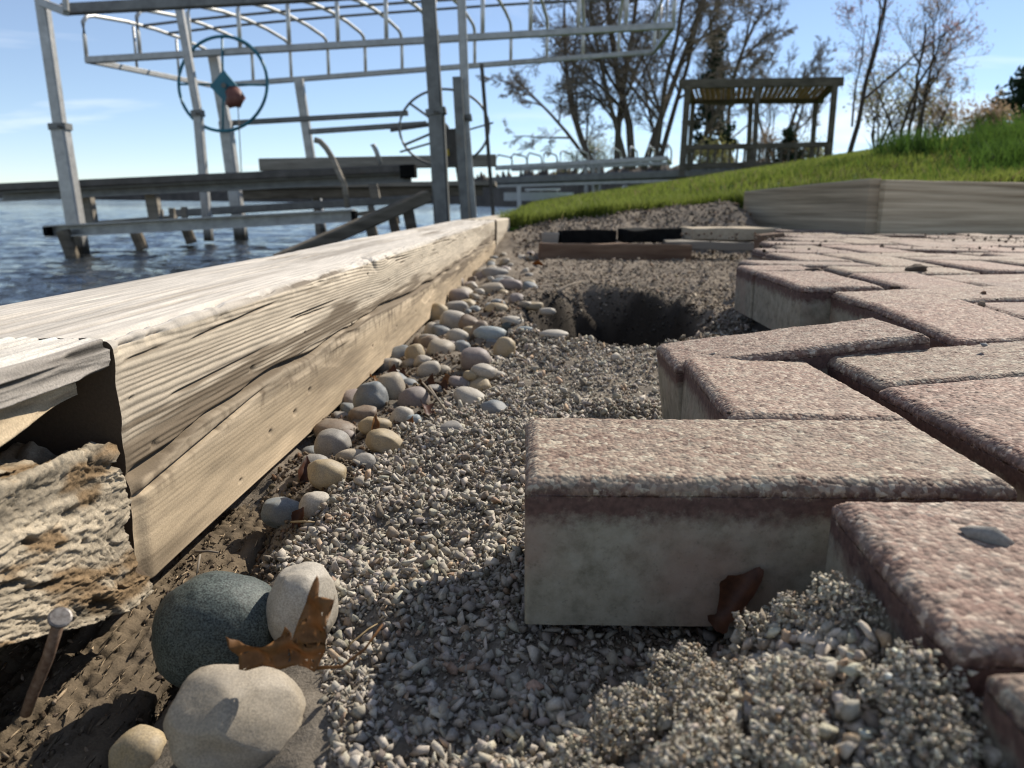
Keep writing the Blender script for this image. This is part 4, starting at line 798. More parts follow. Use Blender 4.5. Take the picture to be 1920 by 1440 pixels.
def board(name, a, b_, th, label, seed):
    o = hi_box(name, a, b_, th, .195, 'fence_wood' if seed == 11 else 'fence_wood_lit', None, seed, 30, .0015); return tag(o, label, 'edging board')
# boards on edge: grain runs along their length
A0 = at(1402, 401, 3.50); A1 = at(1637, 390, 2.68); B0 = at(1646, 393, 2.685); B1 = at(1990, 395, 2.93)
board('edging_board', A0, A1, .045, 'left grey weathered edging board running back from the corner of the patio', 11)
board('edging_board', B0, B1, .045, 'right grey weathered edging board facing the patio below tall grass', 12)

# ================================================================== GRASS (stuff)
def blades(name, x, y, h, wd, mat, label, lean=.35):
    n = len(x); z = lawn_z(x, y)-.012; a = rng.random(n)*math.tau; la = rng.random(n)*math.tau; ln = h*lean*(.3+rng.random(n))
    s = np.stack([np.cos(a), np.sin(a), 0*a], -1)*wd[:, None]*.5; b0 = np.stack([x, y, z], -1); d = np.stack([np.cos(la)*ln, np.sin(la)*ln, 0*ln], -1)
    up = np.array([0, 0, 1.])[None]*h[:, None]; m1 = b0+up*.55+d*.35; tp = b0+up*(.95)+d
    V = np.stack([b0-s, b0+s, m1-s*.8, m1+s*.8, tp], 1).reshape(-1, 3); k = np.arange(n)[:, None]*5
    F = np.concatenate([k+np.array([0, 1, 3]), k+np.array([0, 3, 2]), k+np.array([2, 3, 4])]); return tag(obj(name, fmesh(name, V, F), mat), label, 'grass', kind='stuff')
n = 110000; yy = 2.75*np.exp(rng.random(n)**1.25*math.log(14.)); xl_ = lawn_left(yy); x = xl_+(.73*yy+.25-xl_)*rng.random(n); x0_ = x-.030*np.maximum(yy-3.3, 0); k = (yy > lawn_y0(x0_)+.005) & (rng.random(n) < np.clip(1.1-.02*yy, .3, 1)); x, yy = x[k], yy[k]
blades('lawn_grass', x, yy, (.03+.03*rng.random(len(x)))*(1+.03*yy), .0038*(1+.18*yy), MT['grass'], 'short bright green mown grass on the sloping lawn')
n = 5500; x = -.05+rng.random(n)*1.15; yy = lawn_y0(x)+.10*np.abs(rng.normal(size=n)); blades('edge_grass', x, yy, .045+.04*rng.random(n), np.full(n, .004), MT['grass'], 'ragged grass along the lip of the lawn above the bare soil', .6)
kk = rng.random(len(x)) < 0
n = 9000; yy = 2.75*np.exp(rng.random(n)**1.1*math.log(8.)); xl_ = lawn_left(yy); x = xl_+(.73*yy+.25-xl_)*rng.random(n); k = (yy > lawn_y0(x-.030*np.maximum(yy-3.3, 0))-.02); x, yy = x[k], yy[k]; k = vnoise(np.stack([x*2.5, yy*2.5, 0*x], -1)) > -.1; x, yy = x[k], yy[k]
blades('dry_grass', x, yy, (.03+.035*rng.random(len(x)))*(1+.03*yy), .0028*(1+.15*yy), MT['straw'], 'pale dry blades scattered through the lawn', .7)
def tuft(cx, cy, n, sx, sy, h): return rng.normal(cx, sx, n), rng.normal(cy, sy, n), h*.84*(.4+.65*rng.random(n))
T_all = [tuft(2.36, 4.8, 550, .07, .15, .24), tuft(2.75, 4.05, 3000, .14, .22, .25), tuft(3.1, 4.3, 2600, .3, .3, .27), tuft(2.42, 3.55, 3200, .16, .14, .20), tuft(2.12, 3.35, 900, .14, .12, .10), tuft(3.6, 4.6, 2000, .4, .3, .30), tuft(1.75, 3.25, 600, .2, .15, .07), tuft(2.0, 4.5, 700, .5, .5, .09)]
x = np.concatenate([q[0] for q in T_all]); yy = np.concatenate([q[1] for q in T_all]); h = np.concatenate([q[2] for q in T_all]); yy = np.maximum(yy, lawn_y0(x)+.02)
blades('tall_grass', x, yy, h, np.full(len(x), .007), MT['tallgrass'], 'tall unmown green grass growing above the right edging board', .5)

# ================================================================== BOAT LIFTS
L1 = thing('boat_lift', 'nearest boat lift of grey aluminium posts standing in the water by the timber', 'boat lift', at(150, 470, 6.9))
def pb(name, a, b_, Y0, Y1, w, h, mat, par): return beam(name, at(*a, Y0), at(*b_, Y1), w, h, MT[mat], par)
ln_ = pb('post', (112, 235), (152, 482), 6.9, 6.9, .125, .125, 'alu', L1); pb('post_extension', (70, -60), (113, 240), 6.9, 6.9, .09, .09, 'alu', L1)
pb('top_rail', (118, 18), (1000, -30), 6.9, 6.9, .075, .085, 'galv', L1); pb('strut', (72, 2), (124, 22), 6.9, 6.6, .05, .06, 'alu', L1); pb('strut', (121, -30), (124, 20), 6.6, 6.6, .04, .04, 'alu', L1)
g1 = channel_geo(at(90, 434, 6.75), at(664, 404, 6.75), .11, .105, .012, 1); part('base_rail', *g1, MT['alu'], L1)
pb('end_shade_cap', (86, 434), (94, 433.6), 6.75, 6.75, .085, .08, 'black', L1); pb('end_shade_cap', (660, 404.3), (669, 403.8), 6.75, 6.75, .085, .08, 'black', L1)  # left one adds the open channel's inner shade; right one is a cap
pb('post', (818, 205), (832, 470), 6.9, 6.9, .135, .15, 'galv', L1); pb('post_extension', (798, -80), (818, 215), 6.9, 6.9, .115, .13, 'galv', L1)
pb('post_extension', (862, -80), (874, 225), 6.9, 6.9, .07, .08, 'alu', L1); pb('post', (873, 218), (893, 470), 6.9, 6.9, .055, .07, 'alu', L1); pb('post', (857, 145), (876, 470), 6.8, 6.8, .075, .09, 'galv', L1)
pb('post', (903, 120), (930, 470), 7.4, 7.4, .035, .035, 'dark_metal', L1)
pb('post', (330, -20), (372, 215), 8.8, 8.8, .075, .085, 'alu', L1); pb('post', (371, 210), (392, 452), 8.8, 8.8, .085, .10, 'alu', L1)
pb('cross_rail', (580, 247), (800, 232), 8.8, 8.8, .06, .055, 'galv', L1); pb('brace', (732, 244), (815, 232), 8.4, 8.4, .04, .04, 'dark_metal', L1)
pb('brace', (750, 285), (830, 262), 7.6, 7.6, .018, .018, 'dark_metal', L1); pb('brace', (880, 243), (925, 230), 7.4, 7.4, .015, .015, 'dark_metal', L1)
# winch wheel of the nearest lift
def wheel(par, cx, cy, rx, ry, Y, tilt, mat, spokes, rr=.019):
    c = at(cx, cy, Y); R_ = at(cx+rx, cy, Y)-c; U2 = at(cx, cy-ry, Y)-c; U2 = U2+Vector((0, tilt, 0)); pts = [c+R_*math.cos(a)+U2*math.sin(a) for a in np.linspace(0, math.tau, 49)[:-1]]
    w_ = tube('wheel', pts, rr, MT[mat], par, 8, True)
    for a in spokes: tube('spoke', [c, c+R_*math.cos(a)+U2*math.sin(a)], .013, MT[mat], w_, 6)
    tube('hub', [c-Vector((0, .06, 0)), c+Vector((0, .06, 0))], .045, MT[mat], w_, 12); return w_, c
wheel(L1, 833, 240, 84, 73, 7.6, 0, 'galv', [2.45, 3.6], .012)
for cx_, cy_, Y_, w_ in ((113, 238, 6.9, .15), (818, 210, 6.9, .17), (874, 222, 6.9, .10), (371, 213, 8.8, .12)):
    cl_ = part('collar', *beam_geo(at(cx_-1, cy_-6, Y_), at(cx_+1, cy_+6, Y_), w_, w_), MT['galv'], L1)
    for q in (-3, 3): part('bolt', *tube_geo([at(cx_+q, cy_+q*.3, Y_-w_*.5-.02), at(cx_+q, cy_+q*.3, Y_-w_*.5+.01)], .012, 6), MT['dark_metal'], cl_)
wb = part('winch_box', *beam_geo(at(846, 243, 7.3), at(852, 308, 7.3), .13, .16), MT['dark_metal'], L1)
wl_ = part('warning_sticker', *beam_geo(at(838, 280, 7.18), at(840, 292, 7.18), .03, .012), mat_plain('yellow_sticker', (.5, .35, .02), (.6, .42, .03), 5), wb)
L2 = thing('boat_lift', 'farther boat lift with an open frame of curved canopy bows and a teal winch wheel', 'boat lift', at(450, 450, 9.8))
pb('post', (400, 100), (424, 235), 9.8, 9.8, .115, .13, 'alu', L2); pb('post', (423, 228), (454, 458), 9.8, 9.8, .14, .15, 'alu', L2)
pb('post', (560, 148), (605, 440), 12.6, 12.6, .13, .13, 'alu', L2)
pb('cross_rail', (430, 231), (765, 212), 9.9, 9.9, .07, .06, 'galv', L2)
w_, wc = wheel(L2, 418, 158, 83, 90, 9.55, 0, 'teal', [math.pi/2+.02, -.02, math.pi, -math.pi/2])
pc = [at(418, 131, 9.45), at(444, 161, 9.45), at(424, 194, 9.45), at(393, 162, 9.45)]; dv_ = Vector((0, .05, 0))
pl_ = part('drive_plate', pc+[q+dv_ for q in pc], [(0, 1, 2, 3), (7, 6, 5, 4), (0, 4, 5, 1), (1, 5, 6, 2), (2, 6, 7, 3), (3, 7, 4, 0)], MT['teal'], w_)
part('bolt', *tube_geo([at(419, 160, 9.40), at(419, 160, 9.46)], .028, 10), MT['galv'], w_)
wv, wf_ = ICO[2]; wq = wv*(1+.25*vnoise(wv*2+3))[:, None]*np.array([.11, .10, .12]); part('winch', [Vector(q)+at(440, 183, 9.45) for q in wq], [tuple(int(i) for i in t) for t in wf_], MT['winch'], L2, True)
tube('cable', [at(446, 195, 9.5), at(453, 330, 9.5)], .006, MT['dark_metal'], L2, 5)
N0, N1 = at(163, 113, 9.6), at(1262, 48, 9.6); F0, F1 = at(400, 161, 12.8), at(1226, 97, 12.8)
beam('canopy_rail', N0, N1, .07, .075, MT['alu'], L2); beam('canopy_rail', F0, F1, .07, .075, MT['alu'], L2); beam('canopy_end_rail', N0, F0, .06, .065, MT['alu'], L2); beam('canopy_end_rail', N1, F1, .06, .065, MT['alu'], L2)
prof = [(0, 0), (0, .25), (.0, .40), (.025, .47), (.07, .50), (.28, .545), (.5, .56), (.72, .545), (.93, .50), (.975, .47), (1, .40), (1, .25), (1, 0)]
for i in range(13):
    t = (i/12)**.96; a, b_ = N0.lerp(N1, t), F0.lerp(F1, t); sc_ = 1.15*(1-.10*(abs(t-.5)*2)**3)
    tube('canopy_bow', [a.lerp(b_, q)+Vector((0, 0, hh*sc_)) for q, hh in prof], .025, MT['bow'], L2, 6)
for q in (.40, .60): tube('canopy_ridge', [N0.lerp(N1, t).lerp(F0.lerp(F1, t), q)+Vector((0, 0, .555*1.15*(1-.10*(abs(t-.5)*2)**3))) for t in np.linspace(0, 1, 13)], .018, MT['galv'], L2, 6)
for t in (0., 1.):
    a, b_ = N0.lerp(N1, t), F0.lerp(F1, t)
    for q in (.33, .67): tube('canopy_end_bar', [a.lerp(b_, q), a.lerp(b_, q)+Vector((0, 0, .53))], .018, MT['alu'], L2, 6)
bk = thing('boat_bunk', 'long dark boat bunk beam lying level across the near lift', 'beam', at(0, 357, 7.6))
gI = join(beam_geo(at(-60, 358, 7.55), at(772, 317, 7.55), .16, .05), beam_geo(at(-20, 372, 7.55), at(770, 333, 7.55), .05, .10)); 
pb('carpeted_top', (-5, 352), (776, 316), 7.55, 7.55, .20, .07, 'dark_metal', bk); part('web', *channel_geo(at(-2, 369, 7.55), at(770, 332, 7.55), .12, .09, .015, 1), MT['galv'], bk)
part('end_cap', *beam_geo(at(752, 322, 7.5), at(780, 321, 7.5), .17, .12), MT['black'], bk)
for px in (165, 288): pb('support', (px-4, 360), (px+6, 420), 7.7, 7.7, .11, .11, 'grey_wood', bk)
b2 = thing('boat_bunk', 'short grey wooden bunk plank above the dark bunk beam', 'beam', at(490, 310, 8.4)); pb('plank', (488, 309), (930, 301), 8.4, 8.4, .09, .125, 'grey_wood', b2)
for a in ((690, 300, 705, 372), (860, 300, 870, 365)): pb('support', a[:2], a[2:], 8.45, 8.45, .09, .09, 'grey_wood', b2)
b3 = thing('lift_cradle', 'low grey cradle rail just above the water behind the near lift rail', 'rail', at(200, 420, 9.4))
pb('rail', (130, 423), (330, 408), 8.2, 8.2, .09, .05, 'grey_wood', b3); pb('rail', (330, 400), (800, 372), 9.4, 9.4, .08, .09, 'galv', b3)
for px, py in ((300, 405), (322, 402), (345, 400)): pb('bracket', (px, py-12), (px+2, py+10), 8.6, 8.6, .06, .05, 'grey_wood', b3)
dk = thing('dock_section', 'stack of pale dock frame pieces low over the water behind the ramp plank', 'dock', at(700, 380, 11.))
pb('deck', (455, 352), (930, 345), 11., 11., 1.2, .06, 'grey_wood', dk); pb('stringer', (430, 366), (905, 358), 10.5, 10.5, .05, .12, 'dock_wood', dk); pb('deck', (610, 408), (760, 392), 10., 10., .6, .05, 'grey_wood', dk)
for a in ((690, 355, 700, 415), (730, 352, 745, 420), (592, 360, 598, 440), (880, 350, 890, 440)): pb('leg', a[:2], a[2:], 10.6, 10.6, .08, .08, 'grey_wood', dk)
rp = thing('ramp_plank', 'slanting grey plank with one end in the water beside the posts', 'plank', at(540, 480, 6.3)); pb('plank', (520, 489), (800, 368), 6.25, 6.9, .16, .10, 'dock_wood', rp)
def piling(a, b_, Y, w, label): o = part('piling', *beam_geo(at(*a, Y), at(*b_, Y), w, w, .25), MT['dock_wood'], None); tag(o, label, 'piling', 'short pilings in the water')
for a, b_, Y, w, l in (((118, 432), (138, 486), 6.7, .10, 'dark leaning piling touching the leftmost lift post'), ((250, 425), (268, 468), 7.4, .10, 'leaning piling under the low rail right of the leftmost post'), ((345, 418), (360, 456), 8.2, .10, 'second leaning piling under the low rail'),
    ((692, 415), (705, 462), 7.6, .10, 'dark piling right under the slanting ramp plank'), ((735, 405), (746, 452), 8.0, .09, 'piling in the middle below the upper half of the ramp plank'), ((765, 395), (776, 450), 8.0, .11, 'thick piling nearest the wide post below the ramp plank')): piling(a, b_, Y, w, l)
tube_o = part('hose', *tube_geo([at(590, 262, 7.2), at(600, 265, 7.2), (at(612, 278, 7.2)), at(624, 298, 7.2), at(636, 325, 7.2), at(645, 345, 7.2), at(652, 390, 7.2)], .026, 8), MT['grey_wood'], None, True); tag(tube_o, 'curved pale hose drooping over the dark bunk beam', 'hose')
hk = part('bent_pipe', *tube_geo([at(697, 275, 7.4), at(700, 272, 7.4), at(706, 285, 7.4), at(714, 308, 7.4)], .022, 8), MT['alu'], None, True); tag(hk, 'short bent metal pipe standing on the bunk right of the hose', 'pipe')
# far lift and pier
L3 = thing('boat_lift', 'small distant boat lift canopy with white bows beyond the lawn', 'boat lift', at(1110, 375, 22.))
n0, n1 = at(930, 315, 22.), at(1250, 297, 20.); f0, f1 = at(960, 318, 25.), at(1258, 306, 23.)
beam('canopy_rail', n0, n1, .12, .12, MT['alu'], L3); beam('canopy_rail', f0, f1, .10, .10, MT['alu'], L3); beam('canopy_end_rail', n1, f1, .08, .08, MT['alu'], L3)
for i in range(11):
    t = i/10; a, b_ = n0.lerp(n1, t), f0.lerp(f1, t); tube('canopy_bow', [a, a+Vector((0, 0, .28)), a.lerp(b_, .12)+Vector((0, 0, .36)), a.lerp(b_, .88)+Vector((0, 0, .36)), b_+Vector((0, 0, .28)), b_], .025, MT['white_paint'], L3, 6)
for px in (1098, 1112, 1122): pb('post', (px, 300), (px+2, 392), 22., 22., .09, .09, 'alu', L3)
pr_ = thing('pier', 'long grey pier deck running level behind the lawn crest', 'pier', at(1100, 370, 19.))
pb('deck', (932, 340), (1420, 322), 19., 17., .9, .16, 'galv', pr_); pb('stringer', (932, 349), (1420, 334), 18.6, 16.6, .06, .07, 'alu', pr_)
for a in ((1118, 345, 1119, 395), (973, 350, 974, 395), (1290, 330, 1291, 380)): pb('leg', a[:2], a[2:], 18.4, 18.4, .10, .10, 'white_paint', pr_)
bt = thing('jet_ski_stand', 'small white frame standing like an inverted V below the pier', 'stand', at(1170, 375, 15.)); pb('leg', (1152, 374), (1172, 349), 15., 15., .09, .06, 'white_paint', bt); pb('leg', (1172, 349), (1184, 372), 15., 15., .09, .06, 'white_paint', bt)
bo = thing('moored_boat', 'low pale boat far off on the water left of the lawn', 'boat', at(1010, 378, 60.)); hullp = []
for t in np.linspace(0, 1, 9):
    c_ = at(945+130*t, 370, 60.); wv_ = .9*math.sin(min(1, t*1.3+.35)*math.pi*.5)*(1 if t < .75 else 1-(t-.75)*3.6); hullp += [c_+Vector((0, -wv_, .35)), c_+Vector((0, -wv_*.7, -.25)), c_+Vector((0, wv_*.7, -.25)), c_+Vector((0, wv_, .35))]
part('hull', hullp, [(i*4+j, i*4+j+1, i*4+j+5, i*4+j+4) for i in range(8) for j in range(3)]+[(0, 3, 2, 1), (32, 33, 34, 35)]+[(i*4, i*4+4, i*4+7, i*4+3) for i in range(8)], MT['white_paint'], bo); pb('canopy_top', (985, 356), (1050, 355), 60, 60, 1.6, .12, 'white_paint', bo)
for px in (990, 1015, 1045): pb('canopy_post', (px, 356), (px, 368), 59.4, 59.4, .08, .08, 'white_paint', bo)

# ================================================================== PERGOLA
pg = thing('pergola', 'dark wooden pergola with slatted tan roof and railing on the lawn', 'pergola', at(1420, 320, 15.))
Yn, Yf = 14.2, 16.6
nl_, nr_ = at(1284, 158, Yn), at(1570, 153, Yn); fl_, fr_ = at(1297, 190, Yf), at(1535, 188, Yf)
for a, b_, Y, w in (((1290, 160), (1278, 330), Yn, .10), ((1566, 156), (1552, 315), Yn, .09), ((1421, 158), (1412, 330), Yn, .075), ((1408, 188), (1402, 320), Yf, .085), ((1530, 188), (1520, 315), Yf, .085), ((1300, 190), (1290, 320), Yf, .085)): pb('post', a, b_, Y, Y, w, w, 'gazebo', pg)
beam('roof_beam', nl_-Vector((.1, 0, 0)), nr_+Vector((.1, 0, 0)), .08, .15, MT['gazebo'], pg); beam('roof_beam', fl_-Vector((.1, 0, 0)), fr_+Vector((.1, 0, 0)), .10, .12, MT['gazebo'], pg)
beam('side_beam', nl_, fl_, .08, .12, MT['gazebo'], pg); beam('side_beam', nr_, fr_, .08, .12, MT['gazebo'], pg)
for i in range(26):
    t = (i+.5)/26; a, b_ = nl_.lerp(nr_, t)+Vector((0, 0, .03)), fl_.lerp(fr_, t)+Vector((0, 0, .03)); beam('roof_slat', a, b_, (nr_-nl_).length/26*(.74 if i not in (1, 6, 8, 12) else .42), .02, MT['roofpanel'], pg)
for Y, a, b_ in ((Yn, (1280, 277), (1556, 271)), (Yn, (1276, 312), (1552, 306)), (Yf, (1292, 276), (1524, 271))): pb('railing', a, b_, Y, Y, .07, .09, 'gazebo', pg)
for i in range(20): 
    t = (i+.5)/20; pb('baluster', (1280+276*t, 276-5*t), (1276+276*t, 318-5*t), Yn, Yn, .035, .035, 'gazebo', pg)

# ================================================================== TREES
def grow(seed, stems, levels, spread=.6, kids=(4, 5), lenf=.62, radf=.55, jit=.16, up=.12, minr=.004, nseg=5, start=.28, last=1., droop=0.):
    r = random.Random(seed); segs = []; tips = []
    def br(p, d, L, rad, lv, top):
        pts = [p]; q = p.copy(); dd = d.normalized(); n = nseg if lv < levels else 2
        for i in range(n):
            dd = (dd+Vector((r.gauss(0, jit), r.gauss(0, jit), r.gauss(0, jit)+up*.5))).normalized(); q = q+dd*(L/n); pts.append(q.copy())
        rs = [max(minr, rad*(1-.62*i/n)) for i in range(n+1)]
        for i in range(n): segs.append((pts[i], pts[i+1], rs[i], rs[i+1], top-lv if False else lv))
        if lv >= levels: tips.append((pts[-1], dd)); tips.append((pts[-2], dd)); return
        k = r.randint(*kids)
        if lv == levels-1: k = int(k*last)
        for j in range(k):
            t = start+(1-start)*(j+r.random())/k; i = min(n-1, int(t*n)); f = t*n-i; o = pts[i].lerp(pts[i+1], min(1, f)); ax_ = Vector((r.gauss(0, 1), r.gauss(0, 1), r.gauss(0, .6))); ax_ = (ax_-dd*ax_.dot(dd)).normalized()
            nd = (dd*(1-spread*.5)+ax_*spread*(.7+.6*r.random())+Vector((0, 0, up-(droop if lv >= levels-2 else 0)))).normalized(); br(o, nd, L*lenf*(.75+.5*r.random())*(1.1-.4*t), rs[i]*radf*(.8+.3*r.random()), lv+1, top)
    for (p, d, L, rad) in stems: br(Vector(p), Vector(d), L, rad, 0, levels)
    return segs, tips
def seg_mesh(name, segs, n):
    P0 = np.array([s[0][:] for s in segs]); P1 = np.array([s[1][:] for s in segs]); R0 = np.array([s[2] for s in segs]); R1 = np.array([s[3] for s in segs]); d = P1-P0; d /= np.maximum(np.linalg.norm(d, axis=1, keepdims=True), 1e-9)
    a = np.where(np.abs(d[:, 2:3]) < .9, np.array([[0, 0, 1.]]), np.array([[0, 1., 0]])); s = np.cross(d, a); s /= np.linalg.norm(s, axis=1, keepdims=True); t = np.cross(s, d)
    V = []
    for k in range(n):
        c, q = math.cos(k*math.tau/n), math.sin(k*math.tau/n); V.append(P0+(s*c+t*q)*R0[:, None])
    for k in range(n):
        c, q = math.cos(k*math.tau/n), math.sin(k*math.tau/n); V.append(P1+(s*c+t*q)*R1[:, None])
    V = np.stack(V, 1).reshape(-1, 3); b0 = np.arange(len(segs))[:, None]*2*n; F = np.concatenate([b0+np.array([k, (k+1) % n, n+(k+1) % n, n+k]) for k in range(n)]); return V, F
def tuft_mesh(pts, size, per, spread, seed):
    r = np.random.default_rng(seed); p = np.repeat(np.array([q[:] for q in pts]), per, 0)+r.normal(size=(len(pts)*per, 3))*spread; n = len(p); a = r.normal(size=(n, 3)); a /= np.linalg.norm(a, axis=1, keepdims=True); b_ = np.cross(a, r.normal(size=(n, 3))); b_ /= np.linalg.norm(b_, axis=1, keepdims=True); s = size*(.6+.8*r.random((n, 1)))
    V = np.stack([p-a*s, p+b_*s*.5, p+a*s, p-b_*s*.5], 1).reshape(-1, 3); F = np.arange(n)[:, None]*4+np.array([0, 1, 2, 3]); return V, F
def tree(name, label, cat, base, seed, stems, levels, split=1, bark='bark', buds=None, bsize=.04, bper=2, bspread=.08, group=None, **kw):
    t = thing(name, label, cat, base, group); segs, tips = grow(seed, [(Vector((0, 0, 0))+Vector(s[0]), s[1], s[2], s[3]) for s in stems], levels, **kw)
    a = [s for s in segs if s[4] <= split]; c_ = [s for s in segs if s[4] > split]
    v, f = seg_mesh('trunk', a, 8); obj('trunk', fmesh('trunk', v, f, True), MT[bark], t); v, f = seg_mesh('crown', c_, 3); cr_ = obj('crown', fmesh('crown', v, f, True), MT['twig' if bark == 'bark' else bark], t)
    if buds: v, f = tuft_mesh([q[0] for q in tips], bsize, bper, bspread, seed); obj('buds', fmesh('buds', v, f), MT[buds], cr_)
    return t
bigb = at(1180, 318, 27.)
tree('bare_tree', 'huge bare multi-stemmed tree behind the far lift and pier', 'tree', bigb, 3, [((-1.2, 0, 0), (-.42, .1, 1), 5.6, .12), ((-.4, .3, 0), (-.12, 0, 1), 7.0, .12), ((.1, 0, 0), (.06, .1, 1), 7.4, .14), ((.5, .2, 0), (.24, -.1, 1), 7.2, .12), ((1.0, .3, 0), (.34, .2, 1), 6.2, .10), ((-.1, -.3, 0), (-.28, -.1, 1), 6.2, .09), ((.8, -.2, 0), (.05, -.2, 1), 6.8, .10), ((-1.0, .3, 0), (-.8, 0, .8), 4.2, .075), ((1.9, .1, 0), (.55, 0, .95), 5.0, .09)], 4, 1, spread=.66, kids=(6, 7), lenf=.46, minr=.0085, jit=.09, up=.05, start=.10, last=1.5, droop=.2)
tree('bare_tree', 'thin bare tree seen through the pergola roof posts', 'tree', at(1470, 320, 36.), 8, [((0, 0, 0), (.05, 0, 1), 5., .12), ((.3, 0, 0), (.3, 0, 1), 4.2, .09), ((-.2, 0, 0), (-.25, 0, 1), 4.2, .09)], 4, 0, spread=.6, kids=(5, 7), lenf=.5, minr=.008, start=.2)
tree('bare_tree', 'bare tree standing between the big tree and the pergola', 'tree', at(1360, 325, 33.), 11, [((0, 0, 0), (.05, 0, 1), 6.5, .13), ((.3, 0, 0), (-.15, 0, 1), 6., .11)], 4, 0, spread=.6, kids=(5, 7), lenf=.45, minr=.008, start=.2)
b4 = at(1588, 303, 12.)
tree('budding_tree', 'slender dark tree with reddish buds right of the pergola', 'tree', b4, 21, [((0, 0, 0), (.17, 0, 1), 2.9, .042), ((.02, 0, .5), (-.12, .1, 1), 1.7, .018), ((.17, 0, .9), (.75, .1, .6), 1.7, .02)], 3, 0, 'bark_dark', 'bud_red', .016, 2, .05, spread=.65, kids=(4, 6), lenf=.45, minr=.0025, jit=.1)
tree('budding_tree', 'broad many-stemmed tree with pinkish and tan buds at the top right', 'tree', at(1700, 290, 13.), 24, [((-.1, 0, 0), (-.16, 0, 1), 1.9, .032), ((0, 0, 0), (.03, 0, 1), 2.0, .034), ((.1, 0, 0), (.18, .1, 1), 1.9, .032), ((.15, 0, 0), (.36, 0, 1), 1.6, .026), ((-.12, 0, 0), (-.32, 0, 1), 1.4, .022), ((.2, 0, 0), (.6, 0, .9), 1.2, .02)], 3, 0, 'bark_dark', 'bud_tan', .016, 2, .06, spread=.6, kids=(5, 6), lenf=.46, minr=.003, jit=.12)
for i, (px, py, Y, hh, sd, bd, lab) in enumerate(((1640, 300, 20., 2.6, 31, 'bud_green', 'pale yellow-green bush behind the slender dark tree'), (1745, 290, 24., 2.0, 33, 'bud_tan', 'tan bush low behind the many-stemmed tree'), (1850, 258, 18., .7, 35, 'bud_tan', 'small brown bush on the lawn crest left of the dark pine'),
        (1330, 330, 26., 1.2, 36, 'bud_green', 'greenish bush behind the left pergola railing'), (1440, 325, 30., 1.8, 37, 'bud_tan', 'brown bush behind the middle of the pergola railing'), (1520, 318, 30., 1.2, 38, 'bud_green', 'olive bush behind the right pergola posts'), (1110, 335, 34., 2.0, 39, 'bud_green', 'yellowish bush under the big bare tree'))):
    tree('bush', lab, 'bush', at(px, py, Y), sd, [((0, 0, 0), (random.uniform(-.7, .7), random.uniform(-.3, .3), 1), hh*.6, .03) for _ in range(7)], 2, 0, 'bark_dark', bd, .04, 3, .18, spread=.7, kids=(5, 7), lenf=.6, minr=.006)
def conifer(label, base, H_, R_, seed, dens=10):
    t = thing('pine_tree', label, 'tree', base); r = random.Random(seed); segs = [(Vector((0, 0, 0)), Vector((0, 0, H_)), H_*.018, .01, 0)]; pts = []
    k = 0
    while k < H_*dens:
        z = H_*(.12+.86*k/(H_*dens)); a = r.random()*math.tau; L = R_*(1-z/H_)**.75*r.uniform(.55, 1.1)+.08; d = Vector((math.cos(a), math.sin(a), r.uniform(-.15, .25))); e = Vector((0, 0, z))+d*L; segs.append((Vector((0, 0, z)), e, .02, .006, 1))
        for j in range(max(2, int(L*7))): pts.append(Vector((0, 0, z))+d*L*(.25+.75*r.random()))
        k += 1
    v, f = seg_mesh('trunk', segs[:1], 8); obj('trunk', fmesh('trunk', v, f, True), MT['bark_dark'], t); v, f = seg_mesh('limbs', segs[1:], 4); obj('limbs', fmesh('limbs', v, f), MT['bark_dark'], t); v, f = tuft_mesh(pts, max(.10*H_/5, .085), 12, .09, seed); obj('crown', fmesh('crown', v, f), MT['needles'], t)
conifer('dark green pine crown at the right edge above the tall grass', at(1905, 275, 24.), 2.3, 1.15, 4, 30)
conifer('tall dusky evergreen behind the left end of the pergola', at(1328, 322, 30.), 5.0, 1.1, 5, 14)
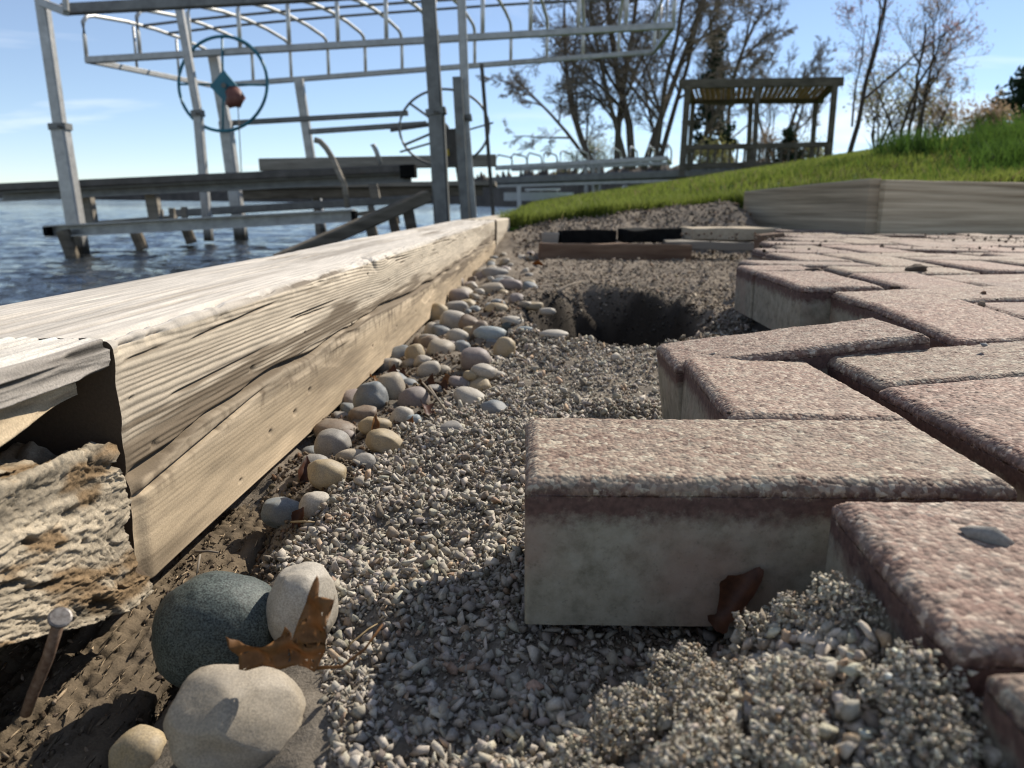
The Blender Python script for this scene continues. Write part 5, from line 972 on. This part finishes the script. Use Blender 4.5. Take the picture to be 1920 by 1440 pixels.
conifer('small dark evergreen seen below the pergola roof', at(1476, 312, 30.), 1.3, .65, 6, 24)
# tree out of frame at the right whose budding branches hang into the top right corner
tree('overhanging_tree', 'pale green budding branch tips hanging into the top right corner', 'tree', Vector((6.6, 7.4, 1.1)), 51, [((0, 0, 0), (-.05, 0, 1), 2.2, .09), ((0, 0, .9), (-.95, -.1, .45), 2.3, .04), ((0, 0, 1.2), (-.9, -.2, .75), 2.2, .035)], 3, 0, 'bark', 'bud_green', .018, 3, .05, spread=.55, kids=(5, 6), lenf=.5, minr=.003, up=.02)
# far wooded shores
def shore(name, label, pts, hgt, seed, mat='farwood'):
    V, F = [], []; r = np.random.default_rng(seed); P = [Vector(p) for p in pts]; n = 260
    ts = np.linspace(0, len(P)-1, n)
    h = hgt*(.55+.25*np.abs(fbm(np.stack([ts*31, 0*ts, 0*ts+seed], -1), 4))+.18*r.random(n))
    for k, t in enumerate(ts):
        i = min(int(t), len(P)-2); c_ = P[i].lerp(P[i+1], t-i); V += [(c_.x, c_.y, WATER_Z-.5), (c_.x, c_.y+2, WATER_Z+h[k]*.7), (c_.x, c_.y+hgt*.6, WATER_Z+h[k]), (c_.x, c_.y+hgt*3, WATER_Z+h[k]*.9), (c_.x, c_.y+hgt*3.2, WATER_Z-.5)]
    for k in range(n-1):
        for j in range(4): F.append((k*5+j, (k+1)*5+j, (k+1)*5+j+1, k*5+j+1))
    F = [q for q in F]; m = fmesh(name, np.array(V), np.array(F)); return tag(obj(name, m, MT[mat]), label, 'woodland', kind='stuff')
shore('far_woodland', 'long low wooded far shore of the lake along the horizon', [(-900, 620, 0), (-400, 760, 0), (0, 640, 0), (120, 520, 0)], 16, 1)
shore('far_woodland', 'nearer brown wooded shore behind the far lift', [(-12, 190, 0), (10, 150, 0), (30, 130, 0), (70, 110, 0)], 9, 2)
shore('far_woodland', 'bare brown wood beyond the lawn behind the pergola', [(14, 75, 0), (30, 70, 0), (55, 66, 0), (90, 70, 0)], 4.2, 3)
